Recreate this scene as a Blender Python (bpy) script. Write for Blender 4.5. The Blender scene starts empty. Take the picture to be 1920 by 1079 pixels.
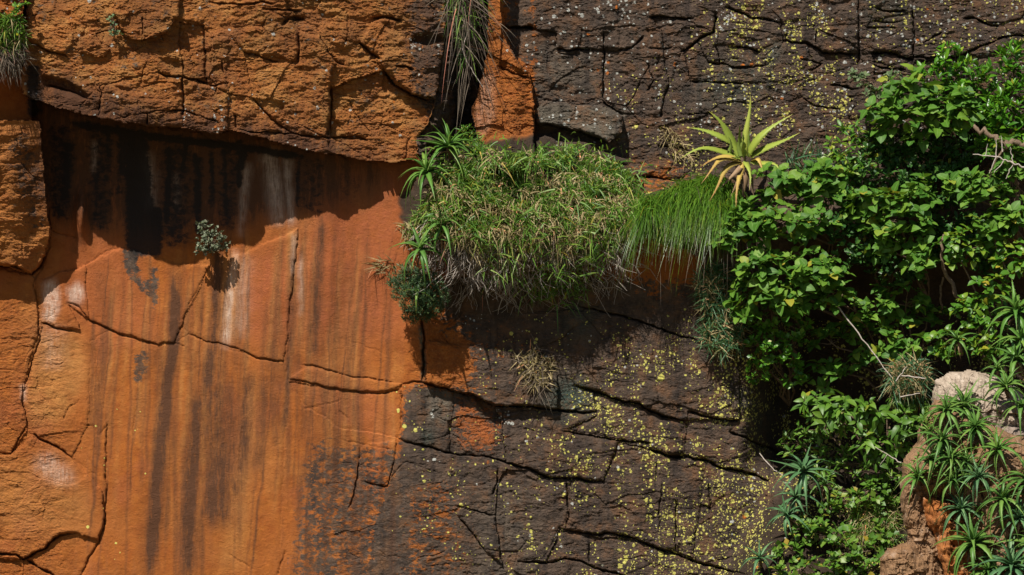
import bpy, math, random
import numpy as np
from mathutils import Vector, Matrix

SC = bpy.context.scene
COL = SC.collection
random.seed(7)
RNG = np.random.default_rng(7)

# ------------------------------------------------------------------ camera, sky, sun, exposure
S = 0.005            # metres per photograph pixel on the plane of the cliff (y = 0)
D = 40.0             # the camera looks across the gorge from 40 m away
ZC = 7.0             # height of the picture centre over the gorge floor
cam_data = bpy.data.cameras.new('camera')
cam_data.sensor_width = 36.0
cam_data.lens = 36.0 * D / (1920 * S)
cam_data.clip_start = 0.5
cam_data.clip_end = 3000.0
cam = bpy.data.objects.new('camera', cam_data)
cam.location = (0, -D, ZC)
cam.rotation_euler = (math.radians(90), 0, 0)
COL.objects.link(cam)
SC.camera = cam

SUN_TRAVEL = Vector((0.30, 0.62, -0.92)).normalized()
sun_to = -SUN_TRAVEL
elev = math.asin(sun_to.z)
azim = math.atan2(sun_to.x, sun_to.y) % (2 * math.pi)
world = bpy.data.worlds.new('World')
SC.world = world
world.use_nodes = True
wn = world.node_tree.nodes
wl = world.node_tree.links
for n in list(wn):
    wn.remove(n)
wo = wn.new('ShaderNodeOutputWorld')
wb = wn.new('ShaderNodeBackground')
ws = wn.new('ShaderNodeTexSky')
ws.sky_type = 'NISHITA'
ws.sun_disc = False
ws.sun_elevation = elev
ws.sun_rotation = azim
wb.inputs['Strength'].default_value = 0.05
wl.new(ws.outputs['Color'], wb.inputs['Color'])
wl.new(wb.outputs['Background'], wo.inputs['Surface'])

sun_data = bpy.data.lights.new('sun', 'SUN')
sun_data.energy = 5.0
sun_data.angle = math.radians(0.5)
sun_data.color = (1.0, 0.94, 0.84)
sun = bpy.data.objects.new('sun', sun_data)
sun.rotation_euler = SUN_TRAVEL.to_track_quat('-Z', 'Y').to_euler()
sun.location = (-10, -20, 40)
COL.objects.link(sun)

SC.view_settings.view_transform = 'Standard'
SC.view_settings.look = 'None'
SC.view_settings.gamma = 1.0
SC.view_settings.exposure = 0.55
SC.view_settings.use_curve_mapping = False
SC.render.engine = 'CYCLES'

# ------------------------------------------------------------------ helpers
CAMP = np.array([0.0, -D, ZC])

def P(px, py, h=0.0):
    """A point of the place: h metres out from the cliff plane, on the sight line of a photograph pixel."""
    k = 1.0 - h / D
    return Vector(((px - 960) * S * k, -D + D * k, ZC + (539.5 - py) * S * k))

def PN(px, py, h):
    k = 1.0 - h / D
    return np.stack([(px - 960) * S * k, -D + D * k + 0 * px, ZC + (539.5 - py) * S * k], -1)

_ang = np.random.default_rng(3).random((256, 256)) * 2 * math.pi
_GX, _GY = np.cos(_ang).astype(np.float32), np.sin(_ang).astype(np.float32)

def gn(x, y, seed=0):
    x = np.asarray(x, np.float32) + seed * 17.31
    y = np.asarray(y, np.float32) + seed * 41.77
    xi = np.floor(x); yi = np.floor(y)
    fx = x - xi; fy = y - yi
    xi = xi.astype(np.int32); yi = yi.astype(np.int32)
    u = fx * fx * fx * (fx * (fx * 6 - 15) + 10)
    v = fy * fy * fy * (fy * (fy * 6 - 15) + 10)
    x0 = xi & 255; x1 = (xi + 1) & 255; y0 = yi & 255; y1 = (yi + 1) & 255
    a = _GX[x0, y0] * fx + _GY[x0, y0] * fy
    b = _GX[x1, y0] * (fx - 1) + _GY[x1, y0] * fy
    c = _GX[x0, y1] * fx + _GY[x0, y1] * (fy - 1)
    d = _GX[x1, y1] * (fx - 1) + _GY[x1, y1] * (fy - 1)
    return (a + u * (b - a)) * (1 - v) + (c + u * (d - c)) * v      # about -0.7 .. 0.7

def fbm(x, y, seed=0, oct=4, gain=0.5):
    t = 0; amp = 1.0; f = 1.0
    for k in range(oct):
        t = t + amp * gn(x * f, y * f, seed + k * 5)
        amp *= gain; f *= 2.03
    return t

def ridge(x, y, seed=0, oct=4, gain=0.55):
    t = 0; amp = 1.0; f = 1.0
    for k in range(oct):
        t = t + amp * (1 - 2 * np.abs(gn(x * f, y * f, seed + k * 7)) * 1.4)
        amp *= gain; f *= 2.1
    return t

_H1 = np.random.default_rng(11).random((6, 256, 256)).astype(np.float32)

def voro(X, Y, cx, cy, seed=0, jit=0.85):
    """Broken-rock facets: random offset and tilt per cell, and the closeness to a cell border."""
    x = X / cx + seed * 13.7; y = Y / cy + seed * 29.3
    xi = np.floor(x).astype(np.int32); yi = np.floor(y).astype(np.int32)
    f1 = np.full(x.shape, 9.0, np.float32); f2 = f1.copy()
    off = np.zeros(x.shape, np.float32); tx = off.copy(); ty = off.copy()
    for di in (-1, 0, 1):
        for dj in (-1, 0, 1):
            a = (xi + di) & 255; b = (yi + dj) & 255
            sx = xi + di + 0.5 + (_H1[0, a, b] - 0.5) * jit
            sy = yi + dj + 0.5 + (_H1[1, a, b] - 0.5) * jit
            dx = x - sx; dy = y - sy
            d = dx * dx + dy * dy
            near = d < f1
            f2 = np.where(near, f1, np.minimum(f2, d))
            f1 = np.where(near, d, f1)
            off = np.where(near, _H1[2, a, b] * 2 - 1, off)
            tx = np.where(near, (_H1[3, a, b] * 2 - 1) * dx, tx)
            ty = np.where(near, (_H1[4, a, b] * 2 - 1) * dy, ty)
    return off, tx + ty, np.sqrt(f2) - np.sqrt(f1)

def sstep(a, b, x):
    t = np.clip((x - a) / (b - a), 0, 1)
    return t * t * (3 - 2 * t)

def inside(poly, X, Y):
    """Points of the arrays inside a polygon (even-odd)."""
    p = np.array(poly, np.float32)
    out = np.zeros(X.shape, bool)
    m = (X >= p[:, 0].min()) & (X <= p[:, 0].max()) & (Y >= p[:, 1].min()) & (Y <= p[:, 1].max())
    if not m.any():
        return out
    x = X[m]; y = Y[m]
    r = np.zeros(x.shape, bool)
    n = len(p)
    for i in range(n):
        x0, y0 = p[i]; x1, y1 = p[(i + 1) % n]
        if y0 == y1:
            continue
        c = (y0 > y) != (y1 > y)
        r ^= c & (x < (x1 - x0) * (y - y0) / (y1 - y0) + x0)
    out[m] = r
    return out

def pdist(poly, X, Y, closed=False, reach=60):
    """Distance to a polyline and the place along it (0..1), worked out near it only."""
    p = np.array(poly, np.float32)
    if closed:
        p = np.vstack([p, p[:1]])
    d = np.full(X.shape, 1e4, np.float32); t = np.zeros(X.shape, np.float32)
    m = (X > p[:, 0].min() - reach) & (X < p[:, 0].max() + reach) & (Y > p[:, 1].min() - reach) & (Y < p[:, 1].max() + reach)
    if not m.any():
        return d, t
    x = X[m]; y = Y[m]
    L = np.hypot(*(p[1:] - p[:-1]).T); tot = max(L.sum(), 1e-6); acc = 0
    dd = np.full(x.shape, 1e4, np.float32); tt = np.zeros(x.shape, np.float32)
    for i in range(len(p) - 1):
        e = p[i + 1] - p[i]; l2 = max((e * e).sum(), 1e-9)
        s = np.clip(((x - p[i, 0]) * e[0] + (y - p[i, 1]) * e[1]) / l2, 0, 1)
        q = np.hypot(x - p[i, 0] - s * e[0], y - p[i, 1] - s * e[1])
        n = q < dd
        dd = np.where(n, q, dd); tt = np.where(n, (acc + s * L[i]) / tot, tt)
        acc += L[i]
    d[m] = dd; t[m] = tt
    return d, t

def mesh_from(name, V, faces, mat=None, attrs=None, smooth=True):
    """One mesh from an (n,3) array and a list of (m,3) / (m,4) index arrays."""
    me = bpy.data.meshes.new(name)
    V = np.ascontiguousarray(V, np.float32)
    faces = [np.asarray(f, np.int32) for f in faces if len(f)]
    nl = sum(f.size for f in faces); nf = sum(len(f) for f in faces)
    me.vertices.add(len(V)); me.vertices.foreach_set('co', V.ravel())
    me.loops.add(nl); me.loops.foreach_set('vertex_index', np.concatenate([f.ravel() for f in faces]))
    sizes = np.concatenate([np.full(len(f), f.shape[1], np.int32) for f in faces])
    me.polygons.add(nf)
    me.polygons.foreach_set('loop_start', (np.cumsum(sizes) - sizes).astype(np.int32))
    me.polygons.foreach_set('use_smooth', np.full(nf, smooth, bool))
    me.update(calc_edges=True)
    for k, a in (attrs or {}).items():
        a = np.ascontiguousarray(a, np.float32)
        if a.ndim == 2:
            at = me.attributes.new(k, 'FLOAT_COLOR', 'POINT'); at.data.foreach_set('color', a.ravel())
        else:
            at = me.attributes.new(k, 'FLOAT', 'POINT'); at.data.foreach_set('value', a)
    if mat:
        me.materials.append(mat)
    return me

def link(name, me, parent=None, kind=None):
    o = bpy.data.objects.new(name, me)
    COL.objects.link(o)
    if parent:
        o.parent = parent
    if kind:
        o['kind'] = kind
    return o

def thing(name, loc, label, cat, group=None):
    o = bpy.data.objects.new(name, None)
    o.empty_display_size = 0.1
    o.location = loc
    COL.objects.link(o)
    tag(o, label, cat, group)
    return o

def tag(o, label, cat, group=None):
    o['label'] = label; o['category'] = cat
    if group:
        o['group'] = group
    return o

# ------------------------------------------------------------------ materials
class Mat:
    def __init__(self, name, rough=0.8, spec=0.3):
        self.m = bpy.data.materials.new(name); self.m.use_nodes = True
        self.t = self.m.node_tree; self.n = self.t.nodes; self.l = self.t.links
        self.b = self.n['Principled BSDF']
        self.b.inputs['Roughness'].default_value = rough
        self.b.inputs['Specular IOR Level'].default_value = spec
    def new(self, t, **kw):
        x = self.n.new(t)
        for k, v in kw.items():
            setattr(x, k, v)
        return x
    def put(self, sock, v):
        if hasattr(v, 'node'):
            self.l.new(v, sock)
        elif isinstance(v, (tuple, list)):
            sock.default_value = (*v, 1.0) if len(v) == 3 and len(sock.default_value) == 4 else v
        else:
            sock.default_value = v
    def noise(self, scale, detail=4, rough=0.55, vec=None, dist=0.0):
        x = self.new('ShaderNodeTexNoise')
        x.inputs['Scale'].default_value = scale; x.inputs['Detail'].default_value = detail
        x.inputs['Roughness'].default_value = rough; x.inputs['Distortion'].default_value = dist
        self.put(x.inputs['Vector'], vec if vec is not None else self.pos())
        return x.outputs['Fac']
    def pos(self):
        if not hasattr(self, '_pos'):
            self._pos = self.new('ShaderNodeNewGeometry').outputs['Position']
        return self._pos
    def scaled(self, sx, sy, sz):
        x = self.new('ShaderNodeMapping'); x.inputs['Scale'].default_value = (sx, sy, sz)
        self.l.new(self.pos(), x.inputs['Vector'])
        return x.outputs['Vector']
    def math(self, op, a, b=0.0, c=0.0, clamp=False):
        x = self.new('ShaderNodeMath', operation=op, use_clamp=clamp)
        self.put(x.inputs[0], a); self.put(x.inputs[1], b)
        if len(x.inputs) > 2:
            self.put(x.inputs[2], c)
        return x.outputs[0]
    def mix(self, f, a, b, blend='MIX'):
        x = self.new('ShaderNodeMix', data_type='RGBA', blend_type=blend, clamp_factor=True)
        self.put(x.inputs[0], f); self.put(x.inputs[6], a); self.put(x.inputs[7], b)
        return x.outputs[2]
    def ramp(self, f, lo, hi):
        x = self.new('ShaderNodeMapRange', clamp=True)
        self.put(x.inputs['Value'], f); self.put(x.inputs['From Min'], lo); self.put(x.inputs['From Max'], hi)
        return x.outputs['Result']
    def attr(self, name):
        return self.new('ShaderNodeAttribute', attribute_name=name)
    def color(self, v):
        self.put(self.b.inputs['Base Color'], v)
    def bump(self, height, strength=0.5, dist=0.01):
        x = self.new('ShaderNodeBump'); x.inputs['Strength'].default_value = strength; x.inputs['Distance'].default_value = dist
        self.put(x.inputs['Height'], height)
        self.l.new(x.outputs['Normal'], self.b.inputs['Normal'])

def spots(M, vec, scale, density, rmin, rmax):
    """Round lichen patches: cells of a Voronoi whose random number is under the density."""
    v = M.new('ShaderNodeTexVoronoi', feature='F1'); v.inputs['Scale'].default_value = scale
    M.l.new(vec, v.inputs['Vector'])
    sep = M.new('ShaderNodeSeparateColor'); M.l.new(v.outputs['Color'], sep.inputs[0])
    on = M.math('LESS_THAN', sep.outputs[0], density)
    rad = M.math('MULTIPLY_ADD', M.math('MULTIPLY', sep.outputs[1], sep.outputs[1]), rmax - rmin, rmin)
    edge = M.math('SUBTRACT', rad, v.outputs['Distance'])
    return M.math('MULTIPLY', on, M.ramp(edge, 0.0, 0.05))

def cliff_material():
    M = Mat('weathered_sandstone', 0.85, 0.25)
    a1 = M.attr('mask_a'); a2 = M.attr('mask_b'); a3 = M.attr('mask_c')
    s1 = M.new('ShaderNodeSeparateColor'); M.l.new(a1.outputs['Color'], s1.inputs[0])
    s2 = M.new('ShaderNodeSeparateColor'); M.l.new(a2.outputs['Color'], s2.inputs[0])
    s3 = M.new('ShaderNodeSeparateColor'); M.l.new(a3.outputs['Color'], s3.inputs[0])
    dark, stain_shade, pale, ochre = s1.outputs[0], s1.outputs[1], s1.outputs[2], a1.outputs['Alpha']
    yel, whi, teal, black = s2.outputs[0], s2.outputs[1], s2.outputs[2], a2.outputs['Alpha']
    red, grey, soil, rough = s3.outputs[0], s3.outputs[1], s3.outputs[2], a3.outputs['Alpha']
    n_big = M.noise(1.6, 6, 0.6)
    n_mid = M.noise(9, 6, 0.65)
    n_fine = M.noise(45, 5, 0.7)
    n_grain = M.noise(170, 3, 0.7)
    n_flow = M.noise(5, 5, 0.6, M.scaled(2.6, 1.0, 0.22))
    base = M.mix(M.ramp(n_mid, 0.35, 0.68), (0.28, 0.072, 0.011), (0.42, 0.128, 0.019))
    base = M.mix(M.ramp(n_big, 0.42, 0.62), base, (0.35, 0.108, 0.022))
    base = M.mix(M.math('MULTIPLY', M.ramp(n_flow, 0.52, 0.72), 0.35), base, (0.28, 0.10, 0.035))
    base = M.mix(M.math('MULTIPLY', red, M.ramp(n_mid, 0.15, 0.6)), base, (0.33, 0.090, 0.034))
    base = M.mix(M.math('MULTIPLY', ochre, M.ramp(n_mid, 0.1, 0.6)), base, (0.50, 0.232, 0.066))
    base = M.mix(M.math('MULTIPLY', M.ramp(n_fine, 0.55, 0.75), M.math('MULTIPLY_ADD', rough, 0.6, 0.1)), base, (0.15, 0.068, 0.032))
    base = M.mix(M.math('MULTIPLY', M.ramp(n_fine, 0.5, 0.3), M.math('MULTIPLY', rough, 0.45)), base, (0.60, 0.27, 0.075))
    n_mot = M.noise(30, 8, 0.8, M.scaled(0.7, 1, 1.3), 0.3)
    base = M.mix(M.math('MULTIPLY', M.ramp(n_mot, 0.54, 0.70), M.math('MULTIPLY_ADD', rough, 0.60, 0.12)), base, (0.15, 0.072, 0.036))
    base = M.mix(M.math('MULTIPLY', M.ramp(n_mot, 0.46, 0.32), M.math('MULTIPLY_ADD', rough, 0.5, 0.10)), base, (0.58, 0.24, 0.065))
    # dark mineral varnish, breaking up in flakes where the mask is between 0 and 1
    n_flake = M.noise(16, 8, 0.72, M.scaled(0.9, 1, 1.25), 0.4)
    dsum = M.math('ADD', dark, M.math('MULTIPLY', M.math('SUBTRACT', n_flake, 0.5), 2.2))
    dfac = M.ramp(dsum, 0.42, 0.60)
    dcol = M.mix(M.ramp(n_mid, 0.35, 0.65), (0.050, 0.037, 0.030), (0.122, 0.080, 0.056))
    dcol = M.mix(M.ramp(n_fine, 0.55, 0.78), dcol, (0.17, 0.115, 0.078))
    dcol = M.mix(M.math('MULTIPLY', grey, M.ramp(n_mid, 0.2, 0.6)), dcol, (0.17, 0.15, 0.115))
    dcol = M.mix(M.math('MULTIPLY', M.ramp(n_mot, 0.56, 0.70), 0.8), dcol, (0.028, 0.021, 0.018))
    dcol = M.mix(M.math('MULTIPLY', M.ramp(n_mot, 0.44, 0.30), 0.7), dcol, (0.20, 0.135, 0.095))
    n_rust = M.noise(6, 6, 0.7)
    n_wash = M.noise(4.2, 5, 0.65, M.scaled(2.2, 1.0, 0.16))
    dcol = M.mix(M.math('MULTIPLY', M.ramp(n_wash, 0.50, 0.66), 0.75), dcol, (0.030, 0.022, 0.019))
    dcol = M.mix(M.math('MULTIPLY', M.ramp(n_rust, 0.50, 0.66), 0.7), dcol, (0.19, 0.092, 0.042))
    c = M.mix(dfac, base, dcol)
    # run-off streaks and tar-black seepage, both with painted alcove shade; tan bloom, white salts, soil
    n_run = M.noise(26, 5, 0.75, M.scaled(1.6, 1.0, 0.35))
    sfac = M.ramp(M.math('ADD', stain_shade, M.math('MULTIPLY', M.math('SUBTRACT', M.math('ADD', M.math('MULTIPLY', n_flow, .5), M.math('MULTIPLY', n_run, .5)), 0.5), M.math('MULTIPLY', stain_shade, 3.6))), 0.06, 0.98)
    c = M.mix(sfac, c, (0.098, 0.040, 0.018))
    pfac = M.math('MULTIPLY', pale, M.ramp(M.math('ADD', M.math('MULTIPLY', n_mid, .5), M.math('MULTIPLY', M.noise(34, 5, 0.75, M.scaled(1.8, 1.0, 0.22)), 0.9)), 0.48, 0.92))
    c = M.mix(pfac, c, (0.72, 0.56, 0.46))
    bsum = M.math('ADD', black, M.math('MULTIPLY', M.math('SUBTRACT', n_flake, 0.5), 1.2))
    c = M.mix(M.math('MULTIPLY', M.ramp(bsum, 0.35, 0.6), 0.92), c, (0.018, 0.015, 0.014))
    c = M.mix(M.math('MULTIPLY', teal, M.ramp(n_fine, 0.3, 0.62)), c, (0.035, 0.105, 0.088))
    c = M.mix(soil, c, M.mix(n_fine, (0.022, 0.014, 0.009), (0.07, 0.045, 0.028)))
    # lichens
    jitter = M.new('ShaderNodeTexNoise'); jitter.inputs['Scale'].default_value = 60; jitter.inputs['Detail'].default_value = 3
    M.l.new(M.pos(), jitter.inputs['Vector'])
    vm = M.new('ShaderNodeVectorMath', operation='MULTIPLY_ADD')
    M.l.new(jitter.outputs['Color'], vm.inputs[0]); vm.inputs[1].default_value = (0.018, 0.018, 0.018); M.l.new(M.pos(), vm.inputs[2])
    jv = vm.outputs[0]
    w1 = spots(M, jv, 15, whi, 0.12, 0.36)
    w2 = spots(M, jv, 28, whi, 0.2, 0.5)
    lic_w = M.mix(n_grain, (0.36, 0.37, 0.34), (0.70, 0.71, 0.66))
    c = M.mix(M.math('MULTIPLY', M.math('MAXIMUM', w1, w2), 0.85), c, lic_w)
    o1 = spots(M, jv, 11, M.math('MULTIPLY', whi, 0.16), 0.15, 0.4)
    c = M.mix(M.math('MULTIPLY', o1, M.ramp(n_fine, 0.3, 0.5)), c, (0.55, 0.16, 0.02))
    y1 = spots(M, jv, 17, M.math('MULTIPLY', yel, 0.7), 0.16, 0.40)
    y2 = spots(M, jv, 27, yel, 0.20, 0.44)
    y3 = spots(M, jv, 42, M.math('MULTIPLY', yel, 1.15), 0.2, 0.48)
    y0 = spots(M, jv, 10, M.math('MULTIPLY', yel, 0.22), 0.14, 0.36)
    lic_y = M.mix(n_grain, (0.50, 0.45, 0.07), (0.80, 0.76, 0.22))
    yf = M.math('MAXIMUM', M.math('MAXIMUM', y0, y1), M.math('MAXIMUM', y2, y3))
    c = M.mix(M.math('MULTIPLY', yf, 0.92), c, lic_y)
    c = M.mix(M.ramp(n_grain, 0.3, 0.75), M.mix(0.22, c, (0, 0, 0)), c)
    M.color(c)
    n_chip = M.noise(26, 6, 0.75, M.scaled(0.8, 1, 1.5), 0.6)
    n_line = M.noise(20, 5, 0.7, M.scaled(0.35, 1, 2.6), 0.5)
    bh = M.math('ADD', M.math('MULTIPLY', M.math('ADD', n_fine, M.math('MULTIPLY', M.math('ABSOLUTE', M.math('SUBTRACT', n_chip, .5)), 2.2)), 0.7), M.math('MULTIPLY', n_grain, 0.35))
    bh = M.math('MULTIPLY', bh, M.math('MULTIPLY_ADD', rough, 0.82, 0.18))
    bh = M.math('ADD', bh, M.math('MULTIPLY', M.math('MAXIMUM', yf, w1), 0.12))
    M.bump(bh, 0.9, 0.035)
    return M.m

ROCK = cliff_material()

def simple_rock(name, c1, c2, c3, spot=None, bump=0.6):
    M = Mat(name, 0.88, 0.25)
    n1 = M.noise(3, 6, 0.65); n2 = M.noise(20, 7, 0.75, M.scaled(1.3, 1, .55), .4); n3 = M.noise(120, 3, 0.7)
    c = M.mix(M.ramp(n1, 0.38, 0.62), c1, c2)
    c = M.mix(M.ramp(n2, 0.52, 0.68), c, c3)
    c = M.mix(M.ramp(n3, 0.3, 0.7), M.mix(0.3, c, (0, 0, 0)), c)
    n4 = M.noise(34, 8, 0.8, M.scaled(1.4, 1, .6), .4)
    c = M.mix(M.math('MULTIPLY', M.ramp(n4, 0.53, 0.68), .8), c, (c3[0] * .45, c3[1] * .42, c3[2] * .4))
    c = M.mix(M.math('MULTIPLY', M.ramp(n4, 0.46, 0.32), .5), c, (min(c2[0] * 1.35, .6), min(c2[1] * 1.35, .5), min(c2[2] * 1.35, .42)))
    if spot:
        c = M.mix(M.math('MULTIPLY', M.ramp(M.noise(7, 6, 0.7), 0.55, 0.66), 0.85), c, spot)
    M.color(c)
    M.bump(M.math('ADD', n2, M.math('MULTIPLY', n3, 0.4)), bump, 0.03)
    return M.m

def leaf_material(name, c1, c2, c3, rough=0.45, trans=0.3, rib=None, tip=None, spec=0.4, back=1.0):
    """Colour varies from leaf to leaf; light partly passes through."""
    M = Mat(name, rough, spec)
    at = M.attr('rnd'); oi = M.new('ShaderNodeObjectInfo')
    v = M.math('FRACT', M.math('ADD', at.outputs['Fac'], oi.outputs['Random']))
    r = M.new('ShaderNodeValToRGB')
    e = r.color_ramp.elements
    e[0].position = 0.0; e[0].color = (*c1, 1); e[1].position = 1.0; e[1].color = (*c3, 1)
    m = e.new(0.55); m.color = (*c2, 1)
    m = e.new(0.955); m.color = (*c3, 1)
    if not name.startswith('aloe'):
        e[-1].color = (min(c3[0] * 2.1 + .03, 1), c3[1] * 1.05, c3[2], 1)
    M.l.new(v, r.inputs['Fac'])
    c = M.mix(M.math('MULTIPLY', M.ramp(M.noise(70, 3, 0.6), 0.4, 0.75), 0.28), r.outputs['Color'], (c1[0] * 0.6, c1[1] * 0.6, c1[2] * 0.6))
    if rib:
        ac = M.attr('across')
        c = M.mix(M.math('MULTIPLY', M.ramp(ac.outputs['Fac'], 0.16, 0.02), 0.55), c, rib)
    if tip:
        al = M.attr('along')
        tn = M.math('ADD', al.outputs['Fac'], M.math('MULTIPLY', M.math('SUBTRACT', M.noise(40, 3), 0.5), 0.5))
        c = M.mix(M.ramp(tn, tip[0], tip[1]), c, tip[2])
    M.color(c)
    out = M.n['Material Output']
    tr = M.new('ShaderNodeBsdfTranslucent')
    tc = M.mix(1.0, c, (1.0, 1.0, 0.45), 'MULTIPLY')
    M.l.new(M.mix(0.35, tc, (0.16, 0.24, 0.03)) if trans > 0.2 else tc, tr.inputs['Color'])
    ms = M.new('ShaderNodeMixShader'); ms.inputs[0].default_value = trans
    M.l.new(M.b.outputs[0], ms.inputs[1]); M.l.new(tr.outputs[0], ms.inputs[2])
    M.l.new(ms.outputs[0], out.inputs['Surface'])
    return M.m

def bark_material(name, c1, c2):
    M = Mat(name, 0.9, 0.2)
    n = M.noise(60, 4, 0.65)
    M.color(M.mix(M.ramp(n, 0.3, 0.7), c1, c2))
    M.bump(n, 0.5, 0.01)
    return M.m
# ------------------------------------------------------------------ gorge floor
def build_ground():
    M = Mat('dry_gorge_floor', 0.95, 0.1)
    n = M.noise(0.3, 6, 0.6)
    M.color(M.mix(M.ramp(n, 0.4, 0.6), (0.16, 0.10, 0.05), (0.07, 0.085, 0.03)))
    n_ = 40
    g = np.linspace(-1, 1, n_)
    g = np.sign(g) * np.abs(g) ** 2.2 * 1500
    GX, GY = np.meshgrid(g, g)
    GZ = fbm(GX / 60, GY / 60, 5) * 0.8 + np.where(np.hypot(GX, GY) < 12, 0, 0)
    V = np.stack([GX, GY - 20, GZ - 0.8], -1).reshape(-1, 3)
    i = np.arange(n_ * n_).reshape(n_, n_)
    F = np.stack([i[:-1, :-1], i[:-1, 1:], i[1:, 1:], i[1:, :-1]], -1).reshape(-1, 4)
    link('ground', mesh_from('ground', V, [F], M.m), kind='structure')
build_ground()

# ------------------------------------------------------------------ the cliff
def axis(lo, hi, step, before, after):
    """Even steps inside the view, growing ones beyond it."""
    mid = np.arange(lo, hi + 0.1, step)
    def grow(n, far):
        k = np.linspace(0, 1, n + 1)[1:]
        return far * (0.12 * k + 0.88 * k ** 3)
    return np.concatenate([lo - grow(*before)[::-1], mid, hi + grow(*after)]).astype(np.float32)

GXA = axis(-40, 1960, 1.8, (60, 900), (60, 900))
GYA = axis(-30, 1110, 1.8, (50, 700), (60, 520))
X, Y = np.meshgrid(GXA, GYA)
# irregular edges: every traced line is bent by the same noise
XW = X + 4.5 * fbm(X / 46, Y / 46, 1, 3) + 2.0 * gn(X / 11, Y / 11, 2) + 0.9 * gn(X / 5, Y / 5, 12)
YW = Y + 4.5 * fbm(X / 46, Y / 46, 3, 3) + 2.0 * gn(X / 11, Y / 11, 4) + 0.9 * gn(X / 5, Y / 5, 14)

def blur(a, r):
    """Box blur done three times (r in pixels of the photograph)."""
    k = max(1, int(r / 1.8))
    for _ in range(3):
        for ax in (0, 1):
            c = np.cumsum(np.concatenate([np.repeat(a.take([0], ax), k + 1, ax), a, np.repeat(a.take([-1], ax), k, ax)], ax), ax, dtype=np.float64)
            n = a.shape[ax]
            a = ((c.take(range(2 * k + 1, 2 * k + 1 + n), ax) - c.take(range(0, n), ax)) / (2 * k + 1)).astype(np.float32)
    return a

B = 700     # how far pieces run on beyond the frame
OVERHANG = [(48, -B), (48, 60), (50, 110), (38, 150), (45, 178), (100, 200), (160, 215), (240, 232), (300, 238), (350, 243), (410, 253),
            (430, 246), (480, 255), (560, 278), (640, 292), (700, 302), (745, 305), (785, 300), (782, 262), (800, 232), (818, 190), (830, 120), (835, 60), (838, -B)]
PILLAR = [(-900, 215), (75, 225), (80, 300), (90, 390), (93, 440), (85, 480), (60, 512), (0, 497), (-900, 490)]
GRASSROCK = [(-900, -B), (46, -B), (44, 30), (46, 110), (22, 132), (-900, 128)]
GULLY = [(838, -B), (835, 60), (830, 120), (818, 190), (800, 232), (782, 262), (785, 310), (905, 310), (890, 240), (884, 210), (903, 150), (914, 100), (918, -B)]
COLUMN = [(917, -B), (914, 100), (903, 150), (884, 210), (890, 245), (910, 320), (1003, 310), (1003, 208), (995, 140), (975, 120), (940, 60), (945, -B)]

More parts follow.
